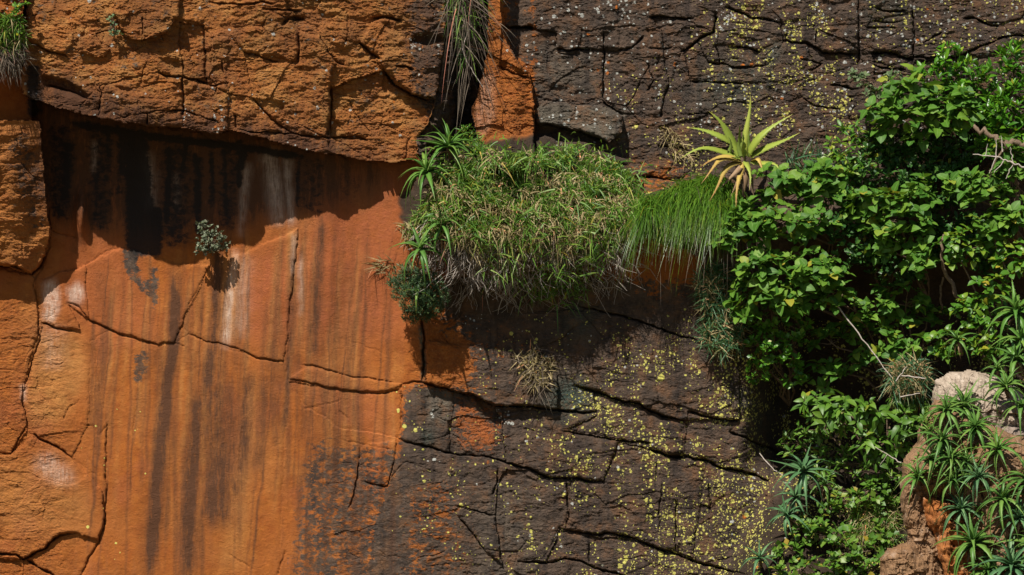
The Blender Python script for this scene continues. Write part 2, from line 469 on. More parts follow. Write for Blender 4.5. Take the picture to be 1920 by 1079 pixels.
# rocks that the joints cut out of the face: name, outline, how far proud (m), tilt x, tilt y
BLOCKS = [
    ('rock_slab', [(212, -B), (214, 20), (226, 57), (253, 75), (287, 72), (315, 60), (335, 28), (338, -B)], .12, 0, .02),
    ('rock_block', [(48, -B), (108, -B), (105, 20), (165, 50), (150, 75), (120, 103), (80, 88), (50, 76)], .03, -.02, .02),
    ('rock_block', [(147, 72), (180, 60), (190, 85), (205, 95), (195, 110), (175, 108), (150, 100)], .06, 0, 0),
    ('rock_block', [(343, 143), (383, 157), (427, 157), (430, 246), (410, 253), (342, 240)], .03, .02, 0),
    ('rock_block', [(343, 143), (310, 142), (293, 135), (186, 160), (186, 225), (240, 232), (342, 240)], .01, 0, .02),
    ('rock_block', [(560, 60), (600, 67), (630, 117), (618, 167), (617, 265), (520, 233), (473, 187), (458, 97), (520, 118), (560, 117)], .025, .02, 0),
    ('rock_block', [(720, 133), (740, 160), (773, 177), (817, 187), (795, 240), (782, 262), (784, 300), (700, 302), (620, 258), (618, 167), (653, 150)], -.05, 0, .03),
    ('rock_block', [(673, 80), (720, 133), (773, 177), (817, 187), (832, 100), (760, 70), (700, 40)], .05, .02, .02),
    ('rock_block', [(383, 50), (388, 157), (343, 143), (336, 90), (337, 40)], -.02, 0, 0),
    ('rock_block', [(388, 60), (388, 157), (427, 157), (430, 70)], .02, 0, 0),
    ('rock_block', [(430, -B), (432, 70), (458, 97), (560, 117), (560, 60), (540, 30), (540, -B)], .03, 0, .02),
    # upper dark wall
    ('rock_block', [(1006, 232), (1003, 208), (1020, 190), (1090, 198), (1130, 198), (1167, 220), (1166, 248), (1140, 268), (1100, 250), (1050, 238)], .17, 0, .02),
    ('rock_block', [(940, 52), (997, 52), (1043, 60), (1043, 93), (1132, 93), (1130, 183), (1090, 198), (1020, 190), (1000, 180), (990, 140), (937, 125)], -.03, .02, .02),
    ('rock_block', [(1132, 93), (1160, 93), (1187, 87), (1207, 70), (1240, 60), (1252, 160), (1238, 220), (1167, 217), (1130, 183)], .02, .03, -.02),
    ('rock_block', [(997, -B), (1160, -B), (1160, 93), (1043, 93), (1043, 60), (997, 52)], .04, 0, .03),
    ('rock_block', [(1220, 35), (1280, 35), (1340, 57), (1307, 77), (1280, 97), (1262, 150), (1252, 160), (1240, 60)], -.01, .02, .02),
    ('rock_block', [(1340, 57), (1345, 27), (1363, 13), (1407, 33), (1463, 43), (1465, 77), (1423, 97), (1380, 88), (1335, 85)], .03, -.02, .02),
    ('rock_block', [(1330, 117), (1380, 127), (1440, 120), (1467, 77), (1513, 80), (1530, 140), (1480, 160), (1390, 157), (1347, 155), (1297, 153), (1280, 97), (1307, 77)], .0, .03, 0),
    ('rock_block', [(1533, 90), (1557, 100), (1610, 102), (1600, 125), (1560, 140), (1530, 140), (1513, 80)], -.02, .02, .02),
    ('rock_block', [(1530, -B), (1612, -B), (1610, 102), (1557, 100), (1533, 90), (1530, 60)], .06, -.02, .03),
    ('rock_block', [(1633, 97), (1663, 97), (1693, 107), (1713, 113), (1712, 140), (1640, 118)], -.03, .02, 0),
    ('rock_block', [(1640, 122), (1712, 143), (1700, 160), (1640, 150)], -.0, 0, 0),
    ('rock_block', [(1715, 80), (1763, 65), (1800, 40), (1870, 48), (1880, 100), (1715, 115)], .05, -.02, .02),
    ('rock_block', [(1620, -B), (1715, -B), (1715, 112), (1663, 95), (1633, 95), (1622, 40)], .03, 0, .02),
    ('rock_block', [(1203, 330), (1280, 340), (1290, 365), (1210, 372)], .08, 0, 0),
    ('rock_block', [(1233, 272), (1280, 278), (1310, 300), (1280, 335), (1203, 330), (1210, 290)], .05, 0, .02),
    # lower dark wall
    ('rock_block', [(850, 730), (887, 743), (927, 760), (1000, 763), (1045, 768), (1046, 705), (960, 660), (880, 650), (800, 640), (798, 716)], .08, 0, .03),
    ('rock_slab', [(755, 722), (800, 718), (850, 730), (842, 850), (807, 840), (773, 832), (752, 820)], .0, -.02, 0),
    ('rock_slab', [(850, 732), (887, 745), (927, 762), (940, 783), (950, 867), (907, 855), (867, 853), (842, 850)], -.035, .0, -.01),
    ('rock_block', [(1077, 720), (1113, 733), (1150, 747), (1190, 755), (1240, 780), (1280, 788), (1340, 785), (1387, 790), (1385, 640), (1280, 632), (1220, 610), (1180, 597), (1120, 640)], .06, .02, .03),
    ('rock_block', [(942, 772), (1000, 768), (1057, 775), (1112, 780), (1057, 810), (1107, 818), (1160, 827), (1130, 905), (1073, 898), (1023, 893), (990, 882), (950, 870)], .03, .02, .02),
    ('rock_block', [(1117, 780), (1113, 735), (1190, 758), (1240, 785), (1280, 792), (1285, 850), (1247, 850), (1220, 835), (1160, 825), (1107, 815), (1060, 808)], .0, .02, .03),
    ('rock_block', [(1130, 905), (1160, 830), (1220, 840), (1247, 853), (1323, 863), (1300, 1040), (1240, 1030), (1187, 1010), (1140, 1000), (1090, 1002), (1063, 980), (1075, 900)], .01, -.02, .03),
    ('rock_block', [(1323, 863), (1363, 880), (1397, 887), (1440, 902), (1430, 1140), (1403, 1078), (1347, 1067), (1307, 1053), (1300, 1040)], .0, .03, .03),
    ('rock_block', [(1290, 772), (1387, 790), (1370, 810), (1413, 828), (1453, 848), (1440, 900), (1397, 887), (1363, 880), (1323, 863), (1285, 850)], .035, .03, .02),
    ('rock_slab', [(857, 947), (887, 958), (927, 968), (940, 1060), (907, 1028), (887, 1000), (860, 970)], .035, 0, .02),
    ('rock_block', [(950, 880), (990, 884), (1073, 900), (1060, 985), (1050, 990), (1020, 1050), (973, 1052), (940, 1060), (927, 968), (935, 900)], -.02, .01, .02),
    ('rock_block', [(1050, 992), (1090, 1004), (1187, 1012), (1300, 1045), (1320, 1300), (1160, 1300), (1140, 1075), (1097, 1057), (1060, 1048), (1023, 1055)], -.03, 0, .02),
    ('rock_slab', [(640, 733), (750, 732), (755, 817), (743, 822), (700, 812), (640, 805), (570, 760), (540, 716), (620, 728)], -.015, 0, 0),
    ('rock_slab', [(573, 690), (640, 702), (737, 718), (755, 722), (720, 735), (640, 731), (573, 717), (540, 712)], .025, 0, 0),
    ('rock_block', [(680, 835), (742, 825), (740, 900), (725, 912), (690, 905), (675, 870)], .025, 0, 0),
    # weathered orange wall
    ('rock_block', [(-900, 505), (0, 503), (60, 515), (70, 530), (72, 620), (45, 720), (43, 753), (52, 807), (20, 850), (-900, 860)], .05, 0, 0),
    ('rock_slab', [(72, 527), (110, 513), (160, 497), (165, 598), (127, 570), (150, 620), (80, 607)], .04, .02, 0),
    ('rock_slab', [(80, 612), (140, 622), (170, 640), (165, 800), (133, 857), (62, 815), (45, 755), (60, 690)], .02, 0, .02),
    ('rock_block', [(62, 818), (133, 857), (190, 920), (198, 967), (187, 1013), (143, 1000), (113, 1003), (83, 1030), (43, 1048), (-900, 1030), (-900, 865), (20, 852)], .07, -.02, .02),
    ('rock_block', [(43, 1048), (83, 1030), (113, 1003), (187, 1013), (147, 1079), (103, 1300), (52, 1300)], .0, 0, .02),
    ('rock_block', [(-900, 1035), (40, 1050), (52, 1300), (-900, 1300)], .02, 0, .02),
    ('rock_slab', [(165, 598), (207, 617), (293, 645), (323, 643), (340, 613), (393, 497), (330, 495), (227, 463), (160, 497)], .035, .0, .01),
    ('rock_slab', [(350, 627), (413, 645), (473, 667), (533, 680), (547, 533), (560, 427), (540, 440), (393, 497), (363, 553), (340, 613)], .015, .02, .0),
    ('rock_slab', [(170, 640), (200, 797), (198, 967), (187, 1013), (147, 1079), (147, 1300), (520, 1300), (525, 1060), (540, 716), (533, 680), (473, 667), (350, 627), (323, 643), (293, 645), (207, 617)], .0, 0, .0),
]

# joints: line, width px, depth m, lip m (how far the rock over or left of the line stands proud)
CRACKS = [
    ([(50, 77), (80, 88), (100, 100), (125, 106)], 3, .06, .02), ([(293, 135), (310, 142), (343, 143), (367, 150), (403, 163), (430, 156)], 3, .07, .02),
    ([(383, 60), (385, 100), (388, 157)], 3, .06, 0), ([(342, 143), (345, 180), (342, 217)], 3, .06, 0), ([(418, 115), (420, 138)], 3, .05, 0),
    ([(560, 67), (562, 90), (558, 118)], 3, .06, .02), ([(618, 160), (620, 200), (617, 257)], 3.4, .07, .02),
    ([(458, 97), (480, 103), (500, 113), (522, 118)], 3, .05, .02), ([(186, 160), (187, 190), (186, 225)], 2, .03, 0),
    ([(473, 187), (497, 210), (520, 233), (545, 250)], 3, .05, .02), ([(445, 243), (477, 247), (600, 257), (640, 259), (700, 262)], 2.5, .05, .02),
    ([(600, 67), (613, 97), (630, 117), (650, 125)], 3, .05, .02), ([(395, 6), (433, 8), (493, 4), (515, 10)], 3, .06, .02), ([(493, 17), (527, 20), (560, 22)], 3, .06, .03),
    ([(528, 45), (540, 34), (568, 37)], 5, .09, .02), ([(700, 37), (725, 33), (752, 38)], 5, .1, .03),
    ([(673, 80), (693, 100), (712, 113)], 5, .11, .03), ([(718, 132), (740, 160), (773, 177), (800, 190), (817, 192)], 4, .08, .09),
    ([(740, 125), (760, 122), (777, 128)], 3.5, .07, .02), ([(653, 187), (670, 215), (693, 250)], 2, .03, .01), ([(300, 60), (305, 75)], 2, .03, 0),
    ([(267, 30), (267, 65)], 2.4, .05, 0), ([(640, 258), (668, 255), (690, 265)], 3, .05, .02), ([(650, 20), (652, 60), (646, 90)], 2, .03, 0), ([(90, 160), (140, 175), (175, 188)], 3, .05, .0),
    ([(275, 212), (277, 232)], 3, .06, .0), ([(443, 215), (442, 240)], 3, .05, 0), ([(300, 210), (340, 206), (400, 225), (412, 232)], 2.4, .05, .02),
    ([(210, 225), (300, 205), (345, 208)], 2, .03, .01),
    ([(940, 52), (970, 53), (1000, 52)], 4.5, .12, .05), ([(1043, 93), (1075, 94), (1107, 92)], 3, .08, .03), ([(1132, 60), (1134, 120), (1130, 183)], 2.6, .06, .02),
    ([(1130, 190), (1150, 205), (1167, 217)], 3.4, .08, .02), ([(937, 125), (955, 134), (970, 137), (990, 145)], 3.5, .08, .03),
    ([(1220, 35), (1253, 32), (1280, 35), (1300, 33)], 3, .09, .03), ([(1160, 93), (1187, 87), (1207, 70)], 2.6, .06, .02), ([(1213, 88), (1240, 92), (1262, 90)], 2.4, .05, .01),
    ([(1252, 160), (1245, 190), (1238, 220)], 2.6, .05, .02), ([(1213, 120), (1225, 150), (1214, 170)], 2.2, .05, 0),
    ([(1363, 13), (1385, 22), (1407, 33), (1440, 36), (1463, 43)], 3.2, .1, .04), ([(1278, 98), (1307, 77), (1340, 57), (1344, 27)], 3.2, .1, .03),
    ([(1380, 88), (1400, 91), (1423, 98)], 2.8, .07, .03), ([(1297, 153), (1347, 155), (1390, 157)], 2.8, .07, .03),
    ([(1330, 117), (1380, 127), (1413, 128), (1440, 120)], 2.8, .07, .03), ([(1467, 77), (1513, 80), (1533, 90), (1557, 100), (1600, 103)], 3, .09, .04),
    ([(1533, 60), (1535, 85)], 2.8, .06, 0), ([(1610, -30), (1612, 60), (1608, 130)], 3, .05, .0), ([(1633, 97), (1663, 97), (1693, 107), (1713, 113)], 3.6, .12, .04),
    ([(1714, 20), (1717, 60), (1714, 112)], 3, .06, .01), ([(1642, 15), (1670, 22), (1700, 18)], 3, .07, .03), ([(1640, 40), (1675, 45), (1690, 40)], 2.4, .05, .02),
    ([(1624, 52), (1660, 53), (1680, 56)], 2.4, .06, .02), ([(1643, 125), (1675, 131), (1700, 128)], 2.8, .07, .03), ([(1640, 138), (1680, 140)], 2.4, .05, .02),
    ([(1807, 37), (1825, 36), (1840, 42), (1870, 48)], 3.4, .1, .03), ([(1727, 80), (1745, 72), (1765, 64)], 3, .07, .02), ([(1700, 108), (1800, 105), (1880, 68), (1960, 66)], 3, .08, .03),
    ([(1560, 160), (1580, 163), (1600, 167)], 3, .08, .02), ([(1515, 135), (1530, 125), (1538, 118)], 3, .06, .02), ([(1500, 110), (1540, 118)], 2.6, .05, .0),
    ([(1000, 205), (1003, 240), (1003, 275)], 3, .08, .04), ([(1006, 232), (1050, 238), (1100, 250), (1140, 268)], 3, .06, .02), ([(1233, 272), (1260, 275), (1280, 278), (1310, 298)], 3.2, .1, .05), ([(1203, 330), (1245, 336), (1280, 342)], 3, .08, .03),
    ([(1290, 215), (1330, 210), (1345, 228)], 2, .04, .01), ([(1500, 180), (1530, 200), (1575, 205)], 2.2, .05, .0), ([(1345, 80), (1348, 120)], 2.2, .05, 0), ([(1465, 40), (1468, 80)], 4, .05, 0),
    ([(850, 730), (887, 743), (927, 760), (1000, 763), (1057, 770), (1117, 775)], 3.4, .11, .06), ([(1077, 720), (1113, 733), (1150, 747), (1190, 755), (1240, 780), (1285, 789)], 3.4, .12, .05),
    ([(743, 820), (773, 832), (807, 840), (840, 850), (867, 853), (907, 855), (950, 867), (990, 882), (1023, 893), (1073, 898), (1130, 905)], 3.0, .1, .05),
    ([(1057, 810), (1107, 818), (1160, 827), (1220, 830)], 3, .09, .04), ([(1220, 840), (1247, 853), (1280, 857)], 4.5, .14, .05), ([(857, 947), (887, 958), (927, 968)], 2.5, .06, .03),
    ([(860, 970), (887, 1000), (907, 1028)], 2.5, .06, .02), ([(1050, 990), (1090, 1002), (1140, 1000), (1187, 1010), (1240, 1030), (1280, 1045), (1307, 1053), (1347, 1067), (1403, 1078)], 3.2, .1, .05),
    ([(973, 1052), (1023, 1057), (1060, 1048), (1097, 1057), (1140, 1075), (1180, 1082)], 3, .1, .04), ([(1087, 573), (1120, 582), (1153, 590), (1180, 597), (1220, 610), (1280, 632), (1310, 640)], 3.2, .1, .04),
    ([(1290, 772), (1340, 785), (1387, 790)], 3, .09, .04), ([(1370, 810), (1413, 828), (1453, 848), (1482, 862)], 3.4, .12, .05), ([(1280, 855), (1323, 863), (1363, 880), (1397, 887), (1440, 902)], 3.2, .12, .04),
    ([(933, 880), (932, 905), (924, 930)], 3, .06, .01), ([(1063, 905), (1066, 950), (1062, 990)], 2.6, .06, .01), ([(1103, 1018), (1105, 1055)], 2.6, .05, .01),
    ([(1240, 905), (1238, 950), (1236, 995)], 3, .05, 0), ([(1330, 905), (1333, 960)], 2.6, .05, 0), ([(1268, 940), (1266, 1035)], 2.6, .05, 0), ([(1313, 945), (1334, 955)], 2.4, .05, .02),
    ([(755, 722), (752, 770), (752, 820)], 2.6, .06, .02), ([(790, 600), (795, 660), (791, 716)], 4, .09, .0), ([(755, 722), (775, 716), (800, 720), (850, 732)], 2.6, .07, .03),
    ([(567, 683), (600, 690), (640, 702), (690, 710), (740, 719)], 2.6, .06, .03), ([(540, 712), (573, 717), (640, 732), (720, 737), (750, 730), (757, 722)], 2.6, .06, .025),
    ([(640, 828), (674, 832), (735, 842)], 2.2, .03, .01), ([(675, 838), (672, 880), (662, 930), (655, 955)], 2.8, .06, .015), ([(743, 822), (738, 870), (728, 912)], 2.6, .05, .01),
    ([(683, 905), (720, 912), (730, 908)], 2.4, .05, .02), ([(633, 770), (655, 782)], 2.5, .03, .01), ([(570, 765), (600, 760), (640, 752)], 2.2, .03, .01),
    ([(80, 607), (110, 615), (140, 622)], 3, .07, .03), ([(127, 568), (147, 573), (167, 600), (207, 617), (240, 632), (293, 645)], 2.8, .07, .03),
    ([(323, 643), (345, 652)], 2.4, .04, .01), ([(350, 627), (383, 638), (413, 645), (443, 653), (473, 667), (533, 680)], 2.6, .06, .025),
    ([(395, 497), (363, 553), (340, 613), (323, 643)], 2.2, .03, -.02), ([(560, 427), (547, 533), (540, 680), (533, 717)], 2.0, .02, .02),
    ([(-40, 492), (0, 497), (30, 500), (60, 512), (75, 495), (86, 478)], 5, .13, .04), ([(96, 430), (108, 438), (145, 447)], 2.6, .05, .02),
    ([(93, 390), (92, 470), (66, 525), (71, 600), (74, 640), (48, 720)], 2.4, .05, .0), ([(72, 527), (110, 513), (160, 497), (200, 470), (227, 463)], 2.2, .03, -.02),
    ([(42, 720), (43, 753), (52, 807)], 2.2, .04, 0), ([(62, 815), (90, 830), (113, 842), (133, 857)], 2.8, .08, .03), ([(133, 857), (165, 880), (190, 900)], 1.8, .02, 0),
    ([(200, 797), (198, 897), (198, 967), (187, 1013), (167, 1047), (147, 1082)], 3.4, .07, .06), ([(-20, 1040), (27, 1037), (43, 1050), (83, 1030), (113, 1003), (143, 1000)], 3.4, .1, .03),
    ([(52, 1050), (77, 1067), (103, 1080)], 3.6, .1, .03), ([(153, 798), (173, 800), (187, 817), (203, 792)], 2, .03, .01), ([(155, 843), (175, 875), (190, 900)], 1.8, .02, .01),
    ([(0, 855), (22, 848), (50, 800)], 2.4, .04, .01), ([(260, 760), (252, 790), (247, 820)], 2.2, .03, .01), ([(455, 800), (450, 840), (448, 890)], 2.2, .03, .015),
    ([(520, 1079), (527, 1050), (533, 1032)], 2.4, .05, .01), ([(430, 1040), (480, 1070)], 2.0, .03, .01), ([(112, 685), (140, 660)], 1.6, .015, 0),
    ([(118, 790), (130, 765), (152, 748)], 1.8, .03, .02), ([(720, 420), (745, 470), (735, 520)], 1.6, .015, .01), ([(655, 640), (700, 655), (720, 660)], 1.6, .02, .01),
]

def curve(pts, x):
    p = np.array(pts, np.float32)
    return np.interp(x, p[:, 0], p[:, 1])

def build_height():
    over = inside(OVERHANG, XW, YW); pil = inside(PILLAR, XW, YW); grk = inside(GRASSROCK, XW, YW)
    gul = inside(GULLY, XW, YW); colm = inside(COLUMN, XW, YW)
    H = 0.07 * fbm(X / 420, Y / 420, 8, 3)
    # the smooth wall bulges a little in vertical flutes
    H += 0.022 * gn(X / 70, Y / 420, 21) + 0.010 * gn(X / 30, Y / 260, 22)
    up = (1 - sstep(300, 440, Y)) * sstep(800, 960, X)
    H += up * (-0.25) + up * sstep(1250, 1800, X) * 0.15
    H += np.where(X > 770, 0.05, 0.05 * sstep(680, 770, X)) * sstep(560, 640, Y)
    # dark hollow behind the shrubs, and the bank that comes forward below it
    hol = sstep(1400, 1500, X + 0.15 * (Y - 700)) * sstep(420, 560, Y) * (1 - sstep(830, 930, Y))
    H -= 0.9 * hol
    bank_edge = 1500 - 0.55 * (Y - 860)
    bank = sstep(-40, 60, X - bank_edge) * np.clip((Y - 850) / 230, 0, 3)
    H += bank * 0.85
    # great pieces
    ho = curve([(40, .80), (130, .84), (222, .86), (300, .78), (380, .70), (495, .53), (605, .39), (700, .23), (770, .17), (840, .14)], X)
    H = np.where(over, ho + 0.06 * fbm(X / 150, Y / 150, 31, 3) + 0.10 * sstep(200, 0, Y) * sstep(300, 700, X), H)
    hp = curve([(215, .68), (300, .58), (400, .38), (440, .30), (490, .20), (520, .12)], Y)
    H = np.where(pil, hp + 0.10 * sstep(75, 20, X) + 0.04 * fbm(X / 60, Y / 60, 33, 3), H)
    H = np.where(grk, 1.0 - 0.1 * sstep(40, 130, Y) + 0.08 * fbm(X / 30, Y / 30, 34), H)
    dark_hole = (~over) & (~grk) & (~pil) & (X < 60) & (Y < 240) & (Y > 100)
    H = np.where(dark_hole, 0.30, H)
    gd = sstep(830, 900, X + 0.25 * (Y - 150))
    H = np.where(gul, 0.05 - 0.5 * gd + 0.10 * ridge(X / 40, Y / 26, 35, 3) * 0.5, H)
    H = np.where(colm, -0.02 + 0.10 * sstep(900, 940, X) - 0.08 * sstep(960, 1000, X) + 0.06 * gn(X / 30, Y / 70, 36), H)
    # bumps and hollows in the shaded alcove
    def bump(cx, cy, rx, ry, a):
        return a * np.exp(-((X - cx) / rx) ** 2 - ((Y - cy) / ry) ** 2)
    H += bump(153, 400, 11, 40, .16) + bump(110, 330, 40, 90, .05) - bump(330, 330, 60, 90, .05)
    H += bump(610, 360, 25, 200, .03)
    # root mass under the ledge grass, overhanging the dark wall below
    gx, gy = (X - 985) / 245, (Y - 405) / 150
    low = np.where(Y > 405, (Y - 405) / (110 + 30 * gn(X / 60, 0 * X, 41)), (Y - 405) / 150)
    rr = np.sqrt(gx ** 2 + low ** 2) + 0.10 * fbm(X / 50, Y / 50, 42, 3)
    mound = np.clip(1 - rr ** 2.2, 0, 1) ** 0.55
    mound = np.where(Y > 405, np.clip(1 - rr ** 2.6, 0, 1) ** 0.5, mound)
    H += 0.56 * mound * sstep(750, 830, X)
    tx, ty = (X - 1300) / 115, np.where(Y > 400, (Y - 400) / 70, (Y - 400) / 55)
    tus = np.clip(1 - (tx ** 2 + ty ** 2), 0, 1) ** 0.5
    H += 0.30 * tus
    soil = np.clip(np.maximum(sstep(0.05, 0.35, mound), sstep(0.05, .35, tus)), 0, 1)
    soil = np.maximum(soil, sstep(0.02, 0.2, bank))
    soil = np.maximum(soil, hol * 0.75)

    # how broken the surface is
    rough = np.full(X.shape, 0.11, np.float32)
    rough = np.where(over, 0.72, rough); rough = np.where(pil, 0.5, rough); rough = np.where(grk, .8, rough)
    rough = np.where(gul, 0.8, rough); rough = np.where(colm, 0.65, rough)
    rough = np.maximum(rough, 0.62 * up * sstep(930, 990, X) * ~colm)
    rough = np.maximum(rough, 0.50 * sstep(745, 800, X) * sstep(500, 620, Y))
    rough = np.maximum(rough, 0.42 * sstep(230, 60, X) * sstep(450, 620, Y))
    rough = np.maximum(rough, 0.34 * sstep(560, 640, X) * sstep(800, 880, Y))
    rough = blur(rough, 10)
    # slabs and blocks
    rid = np.zeros(X.shape, np.int16)
    for k, (nm, poly, pr, a, b) in enumerate(BLOCKS):
        m = inside(poly, XW, YW)
        rid[m] = k + 1
        c = np.array(poly, np.float32); c = np.clip(c, -60, [1980, 1140])
        cx, cy = c.mean(0); ex = max(np.ptp(c[:, 0]), 20); ey = max(np.ptp(c[:, 1]), 20)
        pd, _ = pdist(poly, XW, YW, True, 14)
        rnd = 1 - 0.5 * np.exp(-(pd / 7.0) ** 2)
        if cx < 780 and cy > 400:
            pr *= .55; a *= .6; b *= .6
        if cx > 930 and nm == 'rock_block' and pr < .15:
            pr *= .45; a *= .6; b *= .7
        off = pr + a * (X - cx) / ex * 2 + b * (cy - Y) / ey * -1.2
        H = np.where(m, H + off - 0.020 * np.exp(-(pd / 3.2) ** 2) * np.clip(rough * 1.4, 0.25, 1), H)
    # fracture: chips broken off along stepped contours, facets, a few joints, ragged bedding
    xw2 = X + 22 * fbm(X / 90, Y / 90, 51, 2); yw2 = Y + 16 * fbm(X / 90, Y / 90, 52, 2)
    xw3 = X + 10 * fbm(X / 70, Y / 70, 51, 2) + 5 * fbm(X / 20, Y / 20, 56, 3, .6); yw3 = Y + 0.06 * X + 9 * fbm(X / 90, Y / 60, 52, 2) + 3.2 * fbm(X / 22, Y / 14, 57, 3, .6)
    def steps(n, k, sharp):
        q = n * k; f = np.floor(q); r = q - f
        return (f + sstep(0.5 - sharp, 0.5 + sharp, r)) / k
    rs = np.clip(rough - 0.08, 0, 1)
    o, t, e = voro(xw2, yw2, 118, 66, 1)
    H += rs * (0.020 * o + 0.034 * t)
    H -= rs * 0.04 * np.exp(-(e / 0.022) ** 2) * sstep(0.08, 0.3, gn(X / 70, Y / 70, 53))
    o, t, e = voro(xw3, yw3, 52, 24, 2)
    H += rs * (0.009 * o + 0.018 * t)
    H -= rs * 0.022 * np.exp(-(e / 0.045) ** 2) * sstep(0.12, 0.35, gn(X / 40, Y / 40, 54))
    o, t, e = voro(xw3 + 3 * gn(X / 6, Y / 6, 58), yw3 + 3 * gn(X / 6, Y / 6, 59), 27, 8, 3)
    H += rs * (0.0065 * o + 0.010 * t)
    n1 = fbm(xw3 / 74, yw3 / 46, 161, 4, .55)
    H += rs * 0.045 * (steps(n1, 9, .07) * 0.75 + n1 * 0.25)
    n2 = fbm(xw3 / 30, yw3 / 17, 162, 4, .6)
    H += rs * 0.024 * (steps(n2, 5, .07) * 0.8 + n2 * 0.2)
    bed = sstep(-0.05, 0.28, fbm(X / 110, Y / 60, 61, 2)) * rs
    q = (Y + 0.05 * X + 10 * fbm(X / 60, Y / 30, 62, 4, .6)) / 10.0
    fr = q - np.floor(q)
    H += bed * 0.013 * (1 - fr) * sstep(-.1, .2, gn(X / 36, Y / 9, 66))
    o, t, e = voro(xw3 + 4 * gn(X / 5, Y / 5, 158), yw3 + 3 * gn(X / 5, Y / 5, 159), 14, 4.4, 5)
    H += rs * (0.0036 * o + 0.005 * t)
    H += rs * 0.007 * ridge(X / 16, Y / 6.5, 63, 3, .6) * 0.6
    H += (0.03 + rs) * 0.0095 * fbm(X / 9, Y / 3.6, 64, 3, .7)
    H += (1 - rough) * (0.006 * fbm(X / 26, Y / 40, 65, 3) + 0.0017 * fbm(X / 9, Y / 5, 67, 3, .65))
    # traced joints
    for line, w, dep, lip in CRACKS:
        d, t = pdist(line, XW, YW, False, 46)
        near = d < 45
        if not near.any():
            continue
        fade = np.clip(np.minimum(t, 1 - t) * 9 + 0.25, 0, 1)
        wob = 0.55 + 0.9 * np.clip(gn(X / 16, Y / 16, 71) + 0.45, 0, 1)
        sm = 0.34 + 0.22 * rough; thin = 0.45 + 0.55 * sstep(.16, .45, rough)
        cut = dep * thin * np.exp(-(d / (w * sm * wob)) ** 2) * fade
        H = np.where(near, H - cut, H)
        if lip:
            p = np.array(line, np.float32)
            if np.ptp(p[:, 0]) >= np.ptp(p[:, 1]):
                ok = (XW > p[:, 0].min()) & (XW < p[:, 0].max())
                q = p[np.argsort(p[:, 0])]
                side = YW > np.interp(XW, q[:, 0], q[:, 1])
            else:
                ok = (YW > p[:, 1].min()) & (YW < p[:, 1].max())
                q = p[np.argsort(p[:, 1])]
                side = XW > np.interp(YW, q[:, 1], q[:, 0])
            H = np.where(near & ok & side, H - lip * (0.16 + 0.50 * rough) * np.exp(-d / 13) * fade, H)
    # hollow and broken-out pockets
    for poly, a in (([(78, 142), (120, 150), (168, 182), (120, 177), (84, 162)], .10), ([(780, 66), (845, 72), (842, 78), (795, 84), (770, 82)], .08),
                    ([(1040, 236), (1100, 248), (1140, 266), (1120, 272), (1060, 250)], .06), ([(888, 746), (925, 762), (944, 785), (915, 775)], .05), ([(300, 108), (330, 112), (345, 130), (320, 132), (305, 124)], .05)):
        H -= a * blur(inside(poly, XW, YW).astype(np.float32), 3)
    return H, rid, rough, soil, over, pil, grk, gul, colm, hol

H, RID, ROUGH, SOIL, OVER, PIL, GRK, GUL, COLM, HOLLOW = build_height()

